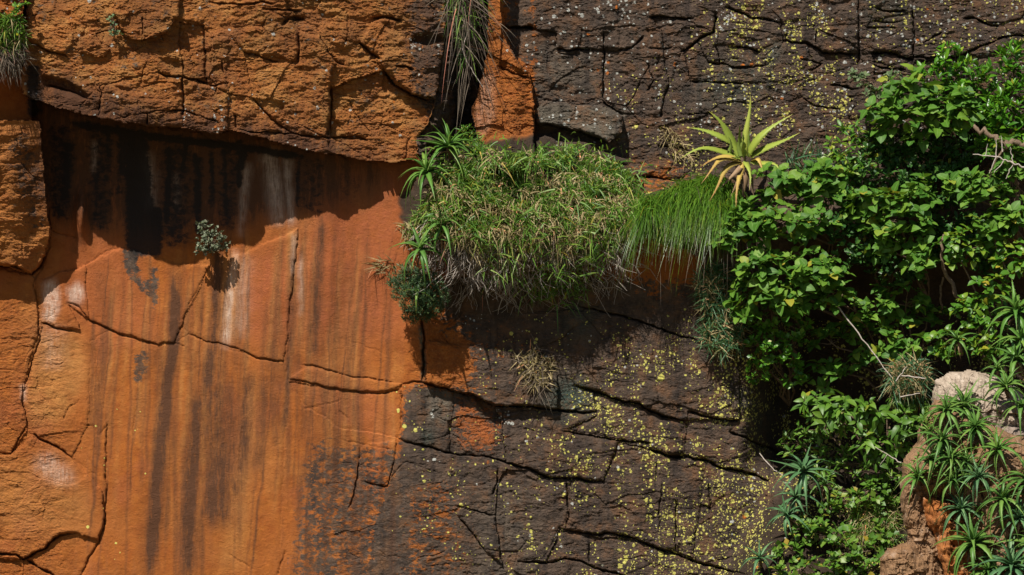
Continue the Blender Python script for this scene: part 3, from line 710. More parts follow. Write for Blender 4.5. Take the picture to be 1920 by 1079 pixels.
def masks():
    z = lambda: np.zeros(X.shape, np.float32)
    def area(poly, r, v=1.0):
        return blur(inside(poly, XW, YW).astype(np.float32) * v, r)
    def streak(a, pts, w, s, w2=None):
        d, t = pdist(pts, X + 2.5 * gn(X / 9, Y / 30, 90) + 5 * gn(X / 30, Y / 90, 91), Y, False, 90)
        ww = w + ((w2 or w) - w) * t
        f = np.clip(np.minimum(t, 1 - t) * 7, 0, 1)
        return np.maximum(a, s * np.exp(-(d / ww) ** 2) * f)
    # dark varnish
    up_dark = area([(1004, -B), (1000, 120), (1004, 205), (1006, 320), (1190, 380), (1400, 560), (1260, 520), (830, 520), (810, 640), (875, 640), (880, 720), (757, 722), (755, 822), (700, 980), (640, 1400), (2900, 1400), (2900, -B)], 9)
    dark = up_dark.copy()
    dark = np.maximum(dark, area([(575, 820), (690, 835), (755, 822), (760, 1400), (500, 1400), (545, 1010), (560, 900)], 16, .60))
    dark = np.maximum(dark, area([(950, -B), (1004, -B), (1004, 130), (960, 110), (945, 50)], 8, .8))
    dark *= 1 - area([(851, 735), (887, 750), (940, 787), (945, 858), (870, 850), (846, 845)], 20, .62)
    dark *= 1 - area([(800, 560), (850, 580), (875, 640), (880, 715), (795, 715), (790, 620)], 22, .62)
    dark *= 1 - area([(760, 640), (1000, 600), (1000, 770), (760, 720)], 40, .32)
    dark *= 1 - area([(760, 900), (870, 900), (900, 1400), (700, 1400)], 22, .42)
    dark *= 1 - area([(1180, 500), (1300, 520), (1290, 560), (1200, 570)], 16, .45)
    dark *= 1 - area([(1150, 290), (1300, 300), (1290, 370), (1180, 380)], 18, .52)
    ov = OVER.astype(np.float32)
    dark = np.maximum(dark, ov * area([(740, -B), (845, -B), (845, 190), (800, 240), (770, 160), (760, 60)], 12, .70))
    dark = np.maximum(dark, ov * (.14 + .20 * sstep(.02, .32, fbm(X / 50, Y / 80, 183, 4, .6))))
    dark = np.maximum(dark, PIL * area([(30, 215), (95, 300), (95, 440), (45, 430), (10, 300)], 14, .5))
    dark = np.maximum(dark, area([(228, 462), (262, 468), (296, 500), (300, 540), (292, 600), (284, 560), (262, 545), (230, 510)], 5, .72))
    dark *= 1 - area([(262, 476), (286, 480), (284, 520), (268, 528), (258, 500)], 5, .9)
    dark = np.maximum(dark, area([(252, 668), (275, 655), (285, 680), (265, 718), (245, 716)], 5, .66))
    dark = np.maximum(dark, GUL * 0.92); dark = np.maximum(dark, GRK * 0.35)
    dark = np.maximum(dark, COLM * 0.10)
    # run-off streaks, and shade painted brown under the overhang
    st = z()
    for pts, w, s, w2 in (([(318, 480), (330, 560), (326, 640), (312, 720), (300, 850), (291, 960), (276, 1120)], 12, 1.0, 14), ([(300, 600), (305, 760), (285, 1000), (268, 1120)], 18, .45, 20),
                          ([(412, 440), (405, 540), (398, 650), (385, 760)], 9, .85, 12), ([(372, 700), (364, 830), (356, 950), (348, 1120)], 16, .8, 18), ([(400, 690), (412, 850), (402, 1010)], 42, .7, 40),
                          ([(470, 680), (462, 780), (450, 880), (440, 960)], 14, .66, 16), ([(495, 690), (490, 800), (478, 900)], 16, .5, 14), ([(603, 385), (598, 480), (592, 640), (588, 700)], 9, .7, 10),
                          ([(551, 425), (548, 560), (543, 720), (522, 850)], 7, .62, 8), ([(650, 470), (646, 600), (655, 690)], 12, .28, 10), ([(150, 430), (138, 480)], 12, .5, 8), ([(183, 620), (180, 760)], 22, .28, 16),
                          ([(338, 500), (330, 600)], 16, .4, 16), ([(185, 500), (190, 600)], 10, .3, 10), ([(575, 380), (572, 520)], 5, .35, 5), ([(430, 500), (425, 620)], 6, .25, 6), ([(524, 700), (520, 850)], 5, .5, 5)):
        st = streak(st, pts, w * 1.15, s * 1.25, w2 * 1.15)
    rg = np.random.default_rng(77)
    for _ in range(40):
        x0 = rg.uniform(200, 740); y0 = rg.uniform(380, 560); L = rg.uniform(380, 800); dx = -L * rg.uniform(.02, .11)
        st = streak(st, [(x0, y0), (x0 + dx * .5 + rg.normal(0, 4), y0 + L * .5), (x0 + dx, y0 + L)], rg.uniform(1.2, 3.2), rg.uniform(.3, .7), rg.uniform(2, 5))
    for _ in range(56):
        x0 = rg.uniform(170, 740); y0 = rg.uniform(380, 620); L = rg.uniform(180, 640); dx = -L * rg.uniform(.0, .12)
        st = streak(st, [(x0, y0), (x0 + dx * .5 + rg.normal(0, 5), y0 + L * .5), (x0 + dx, y0 + L)], rg.uniform(1.6, 8), rg.uniform(.18, .62), rg.uniform(3, 12))
    alc_shade = area([(60, 130), (300, 200), (560, 250), (790, 290), (790, 345), (640, 385), (540, 400), (400, 430), (280, 440), (160, 420), (80, 400)], 26)  # seepage brown that also paints the shade under the overhang darker
    st = np.maximum(st, alc_shade * (1.05 + 0.45 * sstep(0.0, .4, gn(X / 26, Y / 260, 92) + .1)) * (0.45 + 0.55 * sstep(760, 560, X)))
    wall = (1 - ov) * (X < 760)
    st = np.maximum(st, wall * 0.55 * sstep(0.02, .42, gn(X / 24, Y / 380, 93)) * sstep(380, 520, Y) * sstep(170, 260, X))
    wea = ov * (0.16 + 0.5 * sstep(-.05, .35, fbm(X / 90, Y / 70, 81)))
    for poly, r, v in (([(215, -B), (335, -B), (335, 40), (300, 70), (225, 60)], 10, .8), ([(385, 60), (430, 60), (430, 240), (345, 235), (330, 140)], 18, .66), ([(450, -B), (600, -B), (600, 115), (470, 115)], 22, .72),
                       ([(700, -B), (845, -B), (845, 190), (800, 240), (720, 120)], 24, .8), ([(640, -B), (720, -B), (700, 90), (650, 100)], 24, .55), ([(560, 60), (620, 60), (625, 260), (575, 240)], 16, .5), ([(50, -B), (100, -B), (90, 60), (55, 60)], 12, .5), ([(250, 180), (420, 190), (420, 250), (260, 225)], 18, .45)):
        wea = np.maximum(wea, ov * area(poly, r, v))
    wea = np.maximum(wea, PIL * area([(30, 215), (95, 300), (95, 440), (45, 430), (10, 300)], 18, .8))
    st = np.maximum(st, wea * 0.62)
    bl = z()  # black seepage; the broad patches paint the alcove's shade deeper
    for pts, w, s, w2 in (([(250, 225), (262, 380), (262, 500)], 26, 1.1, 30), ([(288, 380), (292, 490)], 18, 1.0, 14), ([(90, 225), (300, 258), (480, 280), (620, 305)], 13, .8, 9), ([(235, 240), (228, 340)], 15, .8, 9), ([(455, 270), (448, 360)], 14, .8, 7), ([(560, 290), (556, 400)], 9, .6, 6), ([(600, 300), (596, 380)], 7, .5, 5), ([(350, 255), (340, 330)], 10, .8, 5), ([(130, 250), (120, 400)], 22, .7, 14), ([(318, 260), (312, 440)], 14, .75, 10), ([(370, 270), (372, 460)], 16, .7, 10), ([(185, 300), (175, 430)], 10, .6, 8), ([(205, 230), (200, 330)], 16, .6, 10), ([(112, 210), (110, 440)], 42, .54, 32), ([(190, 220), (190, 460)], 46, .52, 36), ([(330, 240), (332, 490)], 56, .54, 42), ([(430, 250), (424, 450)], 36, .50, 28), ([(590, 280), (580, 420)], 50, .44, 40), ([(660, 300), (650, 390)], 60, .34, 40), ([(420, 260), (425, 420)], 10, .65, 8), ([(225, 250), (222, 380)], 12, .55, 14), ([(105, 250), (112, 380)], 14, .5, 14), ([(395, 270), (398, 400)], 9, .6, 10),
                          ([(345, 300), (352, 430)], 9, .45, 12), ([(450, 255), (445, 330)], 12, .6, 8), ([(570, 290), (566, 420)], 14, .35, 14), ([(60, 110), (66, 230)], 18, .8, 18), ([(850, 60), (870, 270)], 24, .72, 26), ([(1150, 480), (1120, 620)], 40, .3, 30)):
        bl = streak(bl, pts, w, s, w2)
    pa = z()
    for pts, w, s, w2 in (([(443, 462), (436, 520), (430, 580), (424, 660)], 8, .8, 9), ([(458, 470), (450, 640)], 16, .30, 14), ([(553, 430), (552, 470), (548, 520)], 5, .45, 5), ([(500, 275), (515, 350), (522, 430)], 16, .8, 12), ([(538, 285), (545, 430)], 8, .6, 7), ([(275, 280), (285, 400)], 12, .5, 10),
                          ([(465, 300), (455, 400), (450, 450)], 9, .5, 7), ([(178, 260), (176, 330)], 6, .45, 5), ([(565, 470), (562, 600)], 5, .35, 5), ([(100, 700), (96, 600)], 20, .3, 24),
                          ([(280, 310), (280, 400)], 14, .35, 12), ([(330, 320), (335, 400)], 8, .3, 8)):
        pa = streak(pa, pts, w, s, w2)
    pa = np.maximum(pa, area([(83, 530), (106, 522), (110, 575), (100, 605), (80, 602)], 4, 1.0))
    pa = np.maximum(pa, area([(125, 545), (148, 528), (156, 548), (150, 572), (130, 566)], 4, 1.0))
    pa = np.maximum(pa, area([(65, 860), (95, 850), (130, 880), (140, 910), (105, 905), (70, 885)], 8, .62))
    pa = np.maximum(pa, area([(36, 722), (50, 722), (50, 752), (40, 748)], 3, .6))
    pa = np.maximum(pa, COLM * area([(905, 140), (925, 140), (925, 230), (900, 260), (890, 230)], 5, .4))
    oc = area([(68, 625), (150, 630), (165, 700), (120, 790), (55, 800), (50, 740)], 10, .66)
    oc = np.maximum(oc, area([(20, 860), (120, 880), (180, 960), (150, 1000), (40, 1010), (-40, 960), (-40, 870)], 16, .42))
    oc = np.maximum(oc, area([(300, -60), (100, -60), (110, 15), (170, 45), (210, 30)], 10, .6) * ov)
    oc = np.maximum(oc, streak(z(), [(475, 680), (468, 800), (455, 880), (430, 1100)], 9, .5, 34))
    oc = np.maximum(oc, streak(z(), [(436, 470), (425, 650)], 22, .8, 22)); oc = np.maximum(oc, streak(z(), [(335, 300), (340, 400)], 10, .8, 8)); oc = np.maximum(oc, streak(z(), [(550, 420), (548, 560)], 12, .8, 10))
    oc = np.maximum(oc, streak(z(), [(560, 480), (570, 650)], 22, .25, 18))
    oc = np.maximum(oc, ov * (.40 + .75 * sstep(-.05, .35, fbm(X / 60, Y / 45, 181, 4, .6))) * .8); oc = np.maximum(oc, PIL * .4)
    rg = np.random.default_rng(78)
    for _ in range(34):
        x0 = rg.uniform(200, 740); y0 = rg.uniform(390, 640); L = rg.uniform(120, 460); dx = -L * rg.uniform(.0, .12)
        oc = streak(oc, [(x0, y0), (x0 + dx, y0 + L)], rg.uniform(2.0, 6), rg.uniform(.15, .5), rg.uniform(3, 9))
    rd = area([(590, 300), (790, 310), (800, 400), (760, 560), (780, 640), (560, 640), (450, 640), (420, 500), (560, 440)], 24, .85)
    rd = np.maximum(rd, area([(90, 400), (250, 400), (300, 640), (180, 640), (100, 560)], 20, .6))
    oc = np.maximum(oc, .18 * sstep(.05, .4, fbm(X / 80, Y / 160, 182, 3)) * (X < 760))
    rd = np.maximum(rd, 0.5 * sstep(0.1, .4, fbm(X / 130, Y / 130, 84)) * (X < 760))
    rd = np.maximum(rd, alc_shade * 0.7)
    rd = np.maximum(rd, area([(846, 735), (950, 780), (950, 865), (846, 850)], 10, .6))
    gr = ov * sstep(.0, .3, fbm(X / 50, Y / 80, 183, 4, .6)) * .9
    gr = np.maximum(gr, area([(1006, 195), (1170, 205), (1170, 270), (1000, 235)], 8, 1.0))
    gr = np.maximum(gr, area([(960, 90), (1120, 100), (1130, 190), (1000, 180)], 20, .45))
    gr = np.maximum(gr, 0.8 * area([(800, 720), (846, 730), (840, 800), (800, 790)], 8, 1.0))
    gr = np.maximum(gr, area([(900, 930), (1000, 930), (960, 1300), (880, 1300)], 24, .35))
    gr = np.maximum(gr, .5 * GRK)
    # lichens
    patch = sstep(-.25, .35, fbm(X / 45, Y / 75, 85, 3))
    lowd = sstep(860, 1000, X) * sstep(560, 680, Y)
    ye = lowd * patch * (0.13 + 0.24 * sstep(1000, 1350, X) + 0.15 * sstep(-.05, .35, gn(X / 30, Y / 160, 88)))
    ye = np.maximum(ye, area([(755, 725), (850, 735), (840, 845), (755, 815)], 10, .13) * patch)
    ye = np.maximum(ye, area([(770, 850), (930, 870), (900, 1079), (760, 1000)], 20, .12) * patch)
    ye = np.maximum(ye, area([(1340, 860), (1430, 890), (1420, 1060), (1340, 1060), (1320, 930)], 16, 1.0) * (0.4 + .6 * patch))
    ye = np.maximum(ye, area([(1275, 730), (1380, 700), (1380, 780), (1290, 770)], 12, .6) * patch)
    ye = np.maximum(ye, area([(1060, 850), (1120, 850), (1110, 900), (1060, 890)], 8, .5)); ye = np.maximum(ye, area([(1090, 730), (1190, 750), (1180, 830), (1140, 830)], 14, .42))
    ye = np.maximum(ye, area([(1240, 960), (1330, 1000), (1330, 1300), (1200, 1300)], 22, .45) * (0.3 + .7 * patch))
    ye = np.maximum(ye, area([(1330, 0), (1560, 0), (1620, 250), (1480, 260), (1350, 220)], 30, .36) * patch)
    ye = np.maximum(ye, area([(1478, 50), (1500, 50), (1505, 75), (1482, 76)], 4, 1.1))
    ye = np.maximum(ye, area([(1365, 55), (1385, 55), (1385, 115), (1368, 115)], 6, .6)); ye = np.maximum(ye, area([(1470, 100), (1590, 110), (1580, 210), (1480, 190)], 16, .42) * patch)
    ye = np.maximum(ye, area([(1600, -60), (2100, -60), (2100, 160), (1640, 150)], 20, .07))
    ye = np.maximum(ye, area([(1150, 140), (1330, 150), (1300, 360), (1190, 340)], 20, .12) * patch)
    ye = np.maximum(ye, area([(1255, 260), (1330, 280), (1320, 330), (1265, 300)], 8, .3))
    ye = ye * (2.1 + 1.1 * sstep(1000, 1300, X))
    ye *= 1 - 0.75 * np.clip(st * 0 + area([(1600, -60), (1622, -60), (1615, 140), (1605, 140)], 4, 1.0), 0, 1)
    strip = sstep(.12, .3, gn(X / 22, Y / 300, 87))                       # washed runs stay bare
    ye *= 1 - 0.75 * strip * (X > 760)
    ye = np.minimum(ye, .9)
    ye = np.maximum(ye, area([(180, 740), (260, 740), (270, 1079), (150, 1079)], 20, .012))
    wh = sstep(980, 1040, X) * sstep(330, 200, Y) * (0.05 + .14 * sstep(0, .4, fbm(X / 50, Y / 40, 86)))
    wh = np.maximum(wh, area([(1110, -40), (1200, -40), (1210, 60), (1120, 40)], 14, .34)); wh = np.maximum(wh, area([(970, 80), (1050, 80), (1050, 130), (980, 130)], 14, .22))
    wh = np.maximum(wh, area([(1340, 0), (1370, 0), (1375, 80), (1345, 60)], 8, .42)); wh = np.maximum(wh, area([(1450, 150), (1475, 150), (1475, 210), (1455, 210)], 6, .4))
    wh = np.maximum(wh, area([(1480, 120), (1600, 150), (1610, 230), (1540, 220)], 12, .26)); wh = np.maximum(wh, area([(1680, 60), (1860, 70), (1860, 180), (1690, 130)], 14, .16))
    wh = np.maximum(wh, area([(1130, 100), (1150, 100), (1150, 190), (1135, 190)], 5, .4)); wh = np.maximum(wh, area([(340, 143), (348, 143), (350, 240), (338, 240)], 3, .5))
    wh = np.maximum(wh, area([(405, 200), (420, 200), (418, 248), (402, 248)], 4, .7)); wh = np.maximum(wh, area([(762, 70), (800, 60), (790, 95), (770, 95)], 5, .55))
    wh = wh * 2.0
    wh = np.maximum(wh, ov * 0.035); wh = np.maximum(wh, lowd * 0.06 * patch); wh = np.maximum(wh, area([(1380, 890), (1420, 890), (1410, 980), (1390, 980)], 8, .5))
    wh = np.maximum(wh, area([(930, 755), (970, 770), (960, 800), (940, 790)], 4, .7)); wh = np.maximum(wh, area([(780, 842), (830, 850), (830, 870), (790, 866)], 5, .35))
    wh = np.maximum(wh, area([(870, 590), (915, 590), (910, 620), (880, 620)], 5, .5)); wh = np.maximum(wh, area([(800, 730), (815, 730), (812, 790), (802, 790)], 4, .35))
    wh = np.maximum(wh, GRK * .3)
    te = streak(z(), [(786, 600), (790, 640), (795, 670), (791, 722)], 5, 1.0, 4)
    te = np.maximum(te, area([(1035, 720), (1085, 712), (1110, 740), (1105, 772), (1010, 770), (1040, 750)], 18, .9)); te = np.maximum(te, area([(790, 805), (815, 805), (812, 840), (796, 835)], 6, .5))
    te = np.maximum(te, area([(1330, 110), (1450, 130), (1430, 200), (1300, 200)], 20, .32)); te = np.maximum(te, area([(1440, 70), (1470, 80), (1450, 150), (1430, 130)], 8, .35)); te = np.maximum(te, area([(1060, 560), (1120, 570), (1100, 640), (1060, 620)], 14, .4))
    te = np.maximum(te, area([(1380, 720), (1480, 740), (1480, 840), (1400, 820)], 18, .35)); te = np.maximum(te, area([(1620, 5), (1700, 5), (1700, 60), (1630, 50)], 10, .25))
    so = SOIL.copy(); rt = np.clip(ROUGH * 1.45, 0, 1)
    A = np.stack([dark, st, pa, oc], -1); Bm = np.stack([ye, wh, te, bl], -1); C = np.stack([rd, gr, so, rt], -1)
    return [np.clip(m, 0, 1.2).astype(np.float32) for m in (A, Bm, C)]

MA, MB_, MC = masks()

def build_cliff():
    ny, nx = X.shape
    V = PN(X, Y, H).reshape(-1, 3).astype(np.float32)
    idx = np.arange(nx * ny).reshape(ny, nx)
    F = np.stack([idx[:-1, :-1], idx[1:, :-1], idx[1:, 1:], idx[:-1, 1:]], -1).reshape(-1, 4)
    rid = RID[:-1, :-1].reshape(-1)
    ovf = OVER[:-1, :-1].reshape(-1) & (rid == 0)
    pif = PIL[:-1, :-1].reshape(-1) & (rid == 0)
    cof = COLM[:-1, :-1].reshape(-1) & (rid == 0)
    grf = GRK[:-1, :-1].reshape(-1) & (rid == 0)
    ma, mb, mc = MA.reshape(-1, 4), MB_.reshape(-1, 4), MC.reshape(-1, 4)
    smf = (ROUGH[:-1, :-1] < 0.30).reshape(-1)
    def piece(name, sel, parent=None, kind=None):
        f = F[sel]
        if not len(f):
            return None
        u, inv = np.unique(f, return_inverse=True)
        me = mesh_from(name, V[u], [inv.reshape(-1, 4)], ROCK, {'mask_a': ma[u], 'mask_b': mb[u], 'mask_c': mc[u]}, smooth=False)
        me.polygons.foreach_set('use_smooth', smf[sel])
        return link(name, me, parent, kind)
    base = piece('cliff', (rid == 0) & ~ovf & ~pif & ~cof & ~grf, kind='structure')
    oh = piece('rock_overhang', ovf, base)
    piece('rock_pillar', pif, base); piece('rock_column', cof, base); piece('rock_shelf', grf, base)
    for k, (nm, poly, pr, a, b) in enumerate(BLOCKS):
        m = rid == k + 1
        frac = (OVER[:-1, :-1].reshape(-1) & m).sum() / max(m.sum(), 1)
        piece(nm, m, oh if frac > 0.5 else base)
    # the foot and the top of the cliff, out of the frame
    top_y, bot_y = GYA[0], GYA[-1]
    k_top = PN(GXA, np.full(nx, top_y), H[0]); k_bot = PN(GXA, np.full(nx, bot_y), H[-1])
    foot = k_bot.copy(); foot[:, 2] = -2.5; foot[:, 1] -= 1.2
    back = k_top.copy(); back[:, 1] += 40.0; back[:, 2] += 5.0
    n = nx; i = np.arange(n - 1)
    VV = np.vstack([k_bot, foot, k_top, back])
    f1 = np.stack([i, i + n, i + n + 1, i + 1], -1)
    f2 = np.stack([i + 3 * n, i + 2 * n, i + 2 * n + 1, i + 3 * n + 1], -1)
    z4 = np.zeros((len(VV), 4), np.float32); z4[:, 0] = 0.5
    link('cliff_edge', mesh_from('cliff_edge', VV, [f1, f2], ROCK, {'mask_a': z4, 'mask_b': z4 * 0, 'mask_c': z4 * 0}), base)
    return base

CLIFF = build_cliff()

_gx0, _gy0 = GXA, GYA
def hat(px, py):
    """How far the cliff stands out at a photograph pixel."""
    i = min(max(int(np.searchsorted(_gx0, px)), 0), len(_gx0) - 1); j = min(max(int(np.searchsorted(_gy0, py)), 0), len(_gy0) - 1)
    return float(H[j, i])

def hat_n(px, py):
    i = np.clip(np.searchsorted(_gx0, px), 0, len(_gx0) - 1); j = np.clip(np.searchsorted(_gy0, py), 0, len(_gy0) - 1)
    return H[j, i]
# ------------------------------------------------------------------ boulders in front
FRONTS = []
def front_h(px, py):
    """How far out the frontmost boulder or the cliff stands at a pixel."""
    b = hat(px, py)
    for gx, gy, hf, ins in FRONTS:
        i = int(np.searchsorted(gx, px)); j = int(np.searchsorted(gy, py))
        if 0 <= i < len(gx) and 0 <= j < len(gy) and ins[j, i]:
            b = max(b, float(hf[j, i]))
    return b

def boulder(name, outline, h0, thick, round_px, label, mat, parent=None, seed=0, step=2.2, lean=0.0, amp=1.0, group=None, depth_bias=None):
    """A closed rock with the outline seen in the photograph and its own thickness."""
    o = np.array(outline, np.float32)
    x0, y0 = o.min(0) - 12; x1, y1 = o.max(0) + 12
    gx = np.arange(x0, x1, step, dtype=np.float32); gy = np.arange(y0, y1, step, dtype=np.float32)
    U, W = np.meshgrid(gx, gy)
    uw = U + 6 * fbm(U / 30, W / 30, 200 + seed, 3); ww = W + 6 * fbm(U / 30, W / 30, 210 + seed, 3)
    ins = inside(outline, uw, ww)
    d, _ = pdist(outline, uw, ww, True, 500)
    k = np.clip(d / round_px, 0, 1)
    dome = np.sqrt(np.clip(1 - (1 - k) ** 2, 0, 1))
    ft, tt, e = voro(U + 12 * gn(U / 30, W / 30, 220 + seed), W + 9 * gn(U / 30, W / 30, 221 + seed), 46, 30, 4 + seed)
    q = (W + 9 * fbm(U / 40, W / 22, 231 + seed, 3)) / 9.0
    f2, t2, e2 = voro(U + 5 * gn(U / 14, W / 14, 241 + seed), W + 4 * gn(U / 14, W / 14, 242 + seed), 13, 22, 6 + seed)
    f3, t3, e3 = voro(U, W, 6.5, 9, 9 + seed)
    det = 0.012 * f2 + 0.020 * t2 - 0.02 * np.exp(-(e2 / .06) ** 2) * (gn(U / 20, W / 40, 243) > .1) + 0.005 * f3 + 0.008 * t3 + 0.020 * ft + 0.045 * tt + 0.05 * fbm(U / 26, W / 110, 230 + seed, 4, .6) + 0.006 * (q - np.floor(q)) + 0.010 * fbm(U / 6, W / 9, 232 + seed, 3, .65)
    hf = h0 + thick * dome + amp * det * dome + lean * (539 - W) * S
    if depth_bias is not None:
        hf = hf + depth_bias(U, W) * dome
    hb = h0 - thick * dome * 0.8 + lean * (539 - W) * S
    FRONTS.append((gx, gy, hf, ins))
    ny, nx = U.shape
    i = np.arange(nx * ny).reshape(ny, nx)
    q4 = np.stack([i[:-1, :-1], i[1:, :-1], i[1:, 1:], i[:-1, 1:]], -1)
    cell = ins[:-1, :-1] & ins[1:, :-1] & ins[1:, 1:] & ins[:-1, 1:]
    Ff = q4[cell]; N = nx * ny
    Fb = Ff[:, ::-1] + N
    # rim between front and back
    cnt = {}
    for a, b, c, dd in Ff:
        for e_ in ((a, b), (b, c), (c, dd), (dd, a)):
            kk = (min(e_), max(e_))
            cnt[kk] = None if kk in cnt else e_
    rim = np.array([(p[1], p[0], p[0] + N, p[1] + N) for p in cnt.values() if p], np.int32).reshape(-1, 4)
    V = np.vstack([PN(U, W, hf).reshape(-1, 3), PN(U, W, hb).reshape(-1, 3)])
    allF = np.vstack([Ff, Fb, rim])
    u, inv = np.unique(allF, return_inverse=True)
    V = V[u]
    if parent is None:
        c = V.mean(0); c[2] = V[:, 2].min()
        ob = link(name, mesh_from(name, V - c, [inv.reshape(-1, 4)], mat, smooth=False))
        ob.location = c
        tag(ob, label, 'rock', group)
    else:
        ob = link(name, mesh_from(name, V - np.array(parent.location), [inv.reshape(-1, 4)], mat), parent)
    return ob

PALE = simple_rock('pale_sandstone', (0.32, 0.245, 0.18), (0.44, 0.355, 0.275), (0.21, 0.16, 0.12), (0.52, 0.44, 0.36))
GREYR = simple_rock('grey_sandstone', (0.19, 0.14, 0.11), (0.30, 0.235, 0.19), (0.10, 0.075, 0.062), (0.36, 0.30, 0.26))
BROWNR = simple_rock('brown_sandstone', (0.22, 0.118, 0.055), (0.30, 0.175, 0.092), (0.11, 0.064, 0.042), (0.33, 0.23, 0.16))
RUST = simple_rock('rusty_sandstone', (0.33, 0.105, 0.022), (0.40, 0.155, 0.045), (0.17, 0.065, 0.028), (0.42, 0.26, 0.16))

boulder('boulder', [(1752, 715), (1775, 700), (1810, 692), (1850, 698), (1890, 712), (1925, 740), (1960, 800), (1900, 830), (1840, 815), (1790, 805), (1750, 790), (1745, 745)],
        .95, .34, 70, 'pale rounded boulder top showing behind the clump of aloes', PALE, seed=1, depth_bias=lambda u, w: .3 * (w - 740) * S)
boulder('boulder', [(1838, 812), (1870, 795), (1910, 800), (1960, 830), (1970, 880), (1900, 860), (1860, 848)],
        1.25, .20, 30, 'small grey slab of rock below the pale rounded boulder', GREYR, seed=2)
boulder('rock_pillar', [(1738, 772), (1752, 745), (1800, 760), (1860, 800), (1990, 840), (2060, 1250), (1700, 1250), (1690, 1090), (1684, 1050), (1700, 1010), (1690, 975), (1687, 900), (1692, 862), (1712, 838), (1724, 800)],
        .98, .52, 60, 'tall brown rock pillar with a rusty hollow, overgrown with aloes', BROWNR, seed=3, lean=-0.18, amp=1.2,
        depth_bias=lambda u, w: -.30 * np.exp(-((u - 1765 - .10 * (w - 950)) / 34) ** 2) * sstep(900, 950, w) + .20 * sstep(1800, 1900, u))
PILLAR_OB = bpy.data.objects['rock_pillar.001'] if 'rock_pillar.001' in bpy.data.objects else bpy.data.objects['rock_pillar']
boulder('rock_face', [(1722, 925), (1745, 930), (1790, 945), (1830, 985), (1850, 1060), (1860, 1220), (1775, 1220), (1770, 1090), (1752, 1010), (1730, 965)],
        1.32, .14, 30, None, RUST, parent=PILLAR_OB, seed=5, lean=-0.18, amp=1.6)
boulder('boulder', [(1650, 1046), (1662, 1030), (1690, 1018), (1715, 1026), (1745, 1060), (1770, 1120), (1780, 1250), (1640, 1250), (1646, 1100)],
        1.75, .30, 40, 'squat brown boulder at the foot of the rock pillar', BROWNR, seed=6)
boulder('boulder', [(1698, 1005), (1704, 985), (1725, 975), (1752, 990), (1775, 1030), (1800, 1120), (1790, 1180), (1745, 1120), (1715, 1060)],
        1.55, .22, 30, 'narrow brown rock wedged between the pillar and the squat boulder', BROWNR, seed=7)

# ------------------------------------------------------------------ plant building blocks
def unit(v):
    v = np.asarray(v, float)
    return v / (np.linalg.norm(v) + 1e-9)

def frame(d, up):
    d = unit(d); b = np.cross(up, d)
    if np.linalg.norm(b) < 1e-4:
        b = np.cross((0.3, 0.2, 1.0), d)
    b = unit(b)
    return d, b, np.cross(d, b)

def leaf_geo(width, prof, n=4, fold=0.25, droop=0.2, wave=0.0, stalk=0.12):
    """A unit leaf along +x: rows of three points, folded along the midrib and drooping."""
    t = np.linspace(0, 1, n + 1)
    w = width * np.array([prof(k) for k in t])
    V = []; al = []; ac = []
    for k in range(n + 1):
        x = stalk + (1 - stalk) * t[k]
        z = 0.10 * t[k] - droop * t[k] ** 2
        wz = wave * math.sin(k * 2.4)
        V += [(x, -w[k], z + fold * w[k] + wz * w[k]), (x, 0, z), (x, w[k], z + fold * w[k] - wz * w[k])]
        al += [t[k]] * 3; ac += [1, 0, 1]
    V += [(0, 0, -0.03), ]; al.append(0); ac.append(0)
    F = []
    for k in range(n):
        a = 3 * k
        F += [(a, a + 3, a + 4, a + 1), (a + 1, a + 4, a + 5, a + 2)]
    return np.array(V), np.array(F, np.int32), np.array(al), np.array(ac, float)

ovate = lambda t: max(math.sin(math.pi * min(t ** 0.78, 1)), 0) ** 0.72 * (1 - 0.08 * t)
lance = lambda t: math.sin(math.pi * t ** 0.85) ** 0.9
spoon = lambda t: math.sin(math.pi * t ** 1.5) ** 0.9
small = lambda t: math.sin(math.pi * t ** 0.9) ** 0.75
LEAF = {
    'broad': [leaf_geo(.34, ovate, 6, .18, d, wv * .9) for d, wv in ((.15, .1), (.35, .22), (.55, -.15), (.25, -.3))],
    'lance': [leaf_geo(.17, lance, 3, .30, d, 0) for d in (.05, .2, .35)],
    'spoon': [leaf_geo(.25, spoon, 3, .25, d, 0) for d in (.0, .15, .3)],
    'small': [leaf_geo(.34, small, 2, .2, d, 0) for d in (.0, .2, .3)],
    'heart': [leaf_geo(.33, ovate, 5, .28, d, .1) for d in (.2, .45, .6)],
    'droop': [leaf_geo(.20, lance, 4, .25, d, .1) for d in (.35, .6, .8)],
    'needle': [leaf_geo(.09, lance, 2, .2, d, 0) for d in (.0, .2, .4)],
}

class Tubes:
    def __init__(self):
        self.V = []; self.F = []; self.n = 0
    def add(self, pts, r0, r1, sides=5):
        pts = np.asarray(pts, float); m = len(pts)
        tg = np.gradient(pts, axis=0)
        a = np.linspace(0, 2 * math.pi, sides, endpoint=False)
        for k in range(m):
            d, b, n = frame(tg[k], (0.2, -0.9, 0.4))
            r = r0 + (r1 - r0) * k / max(m - 1, 1)
            self.V.append(pts[k] + r * (np.cos(a)[:, None] * b + np.sin(a)[:, None] * n))
        i = np.arange(sides); j = (i + 1) % sides
        for k in range(m - 1):
            o = self.n + k * sides
            self.F.append(np.stack([o + i, o + j, o + sides + j, o + sides + i], -1))
        self.n += m * sides
    def mesh(self, name, mat, origin):
        return mesh_from(name, np.vstack(self.V) - np.array(origin), [np.vstack(self.F)], mat)

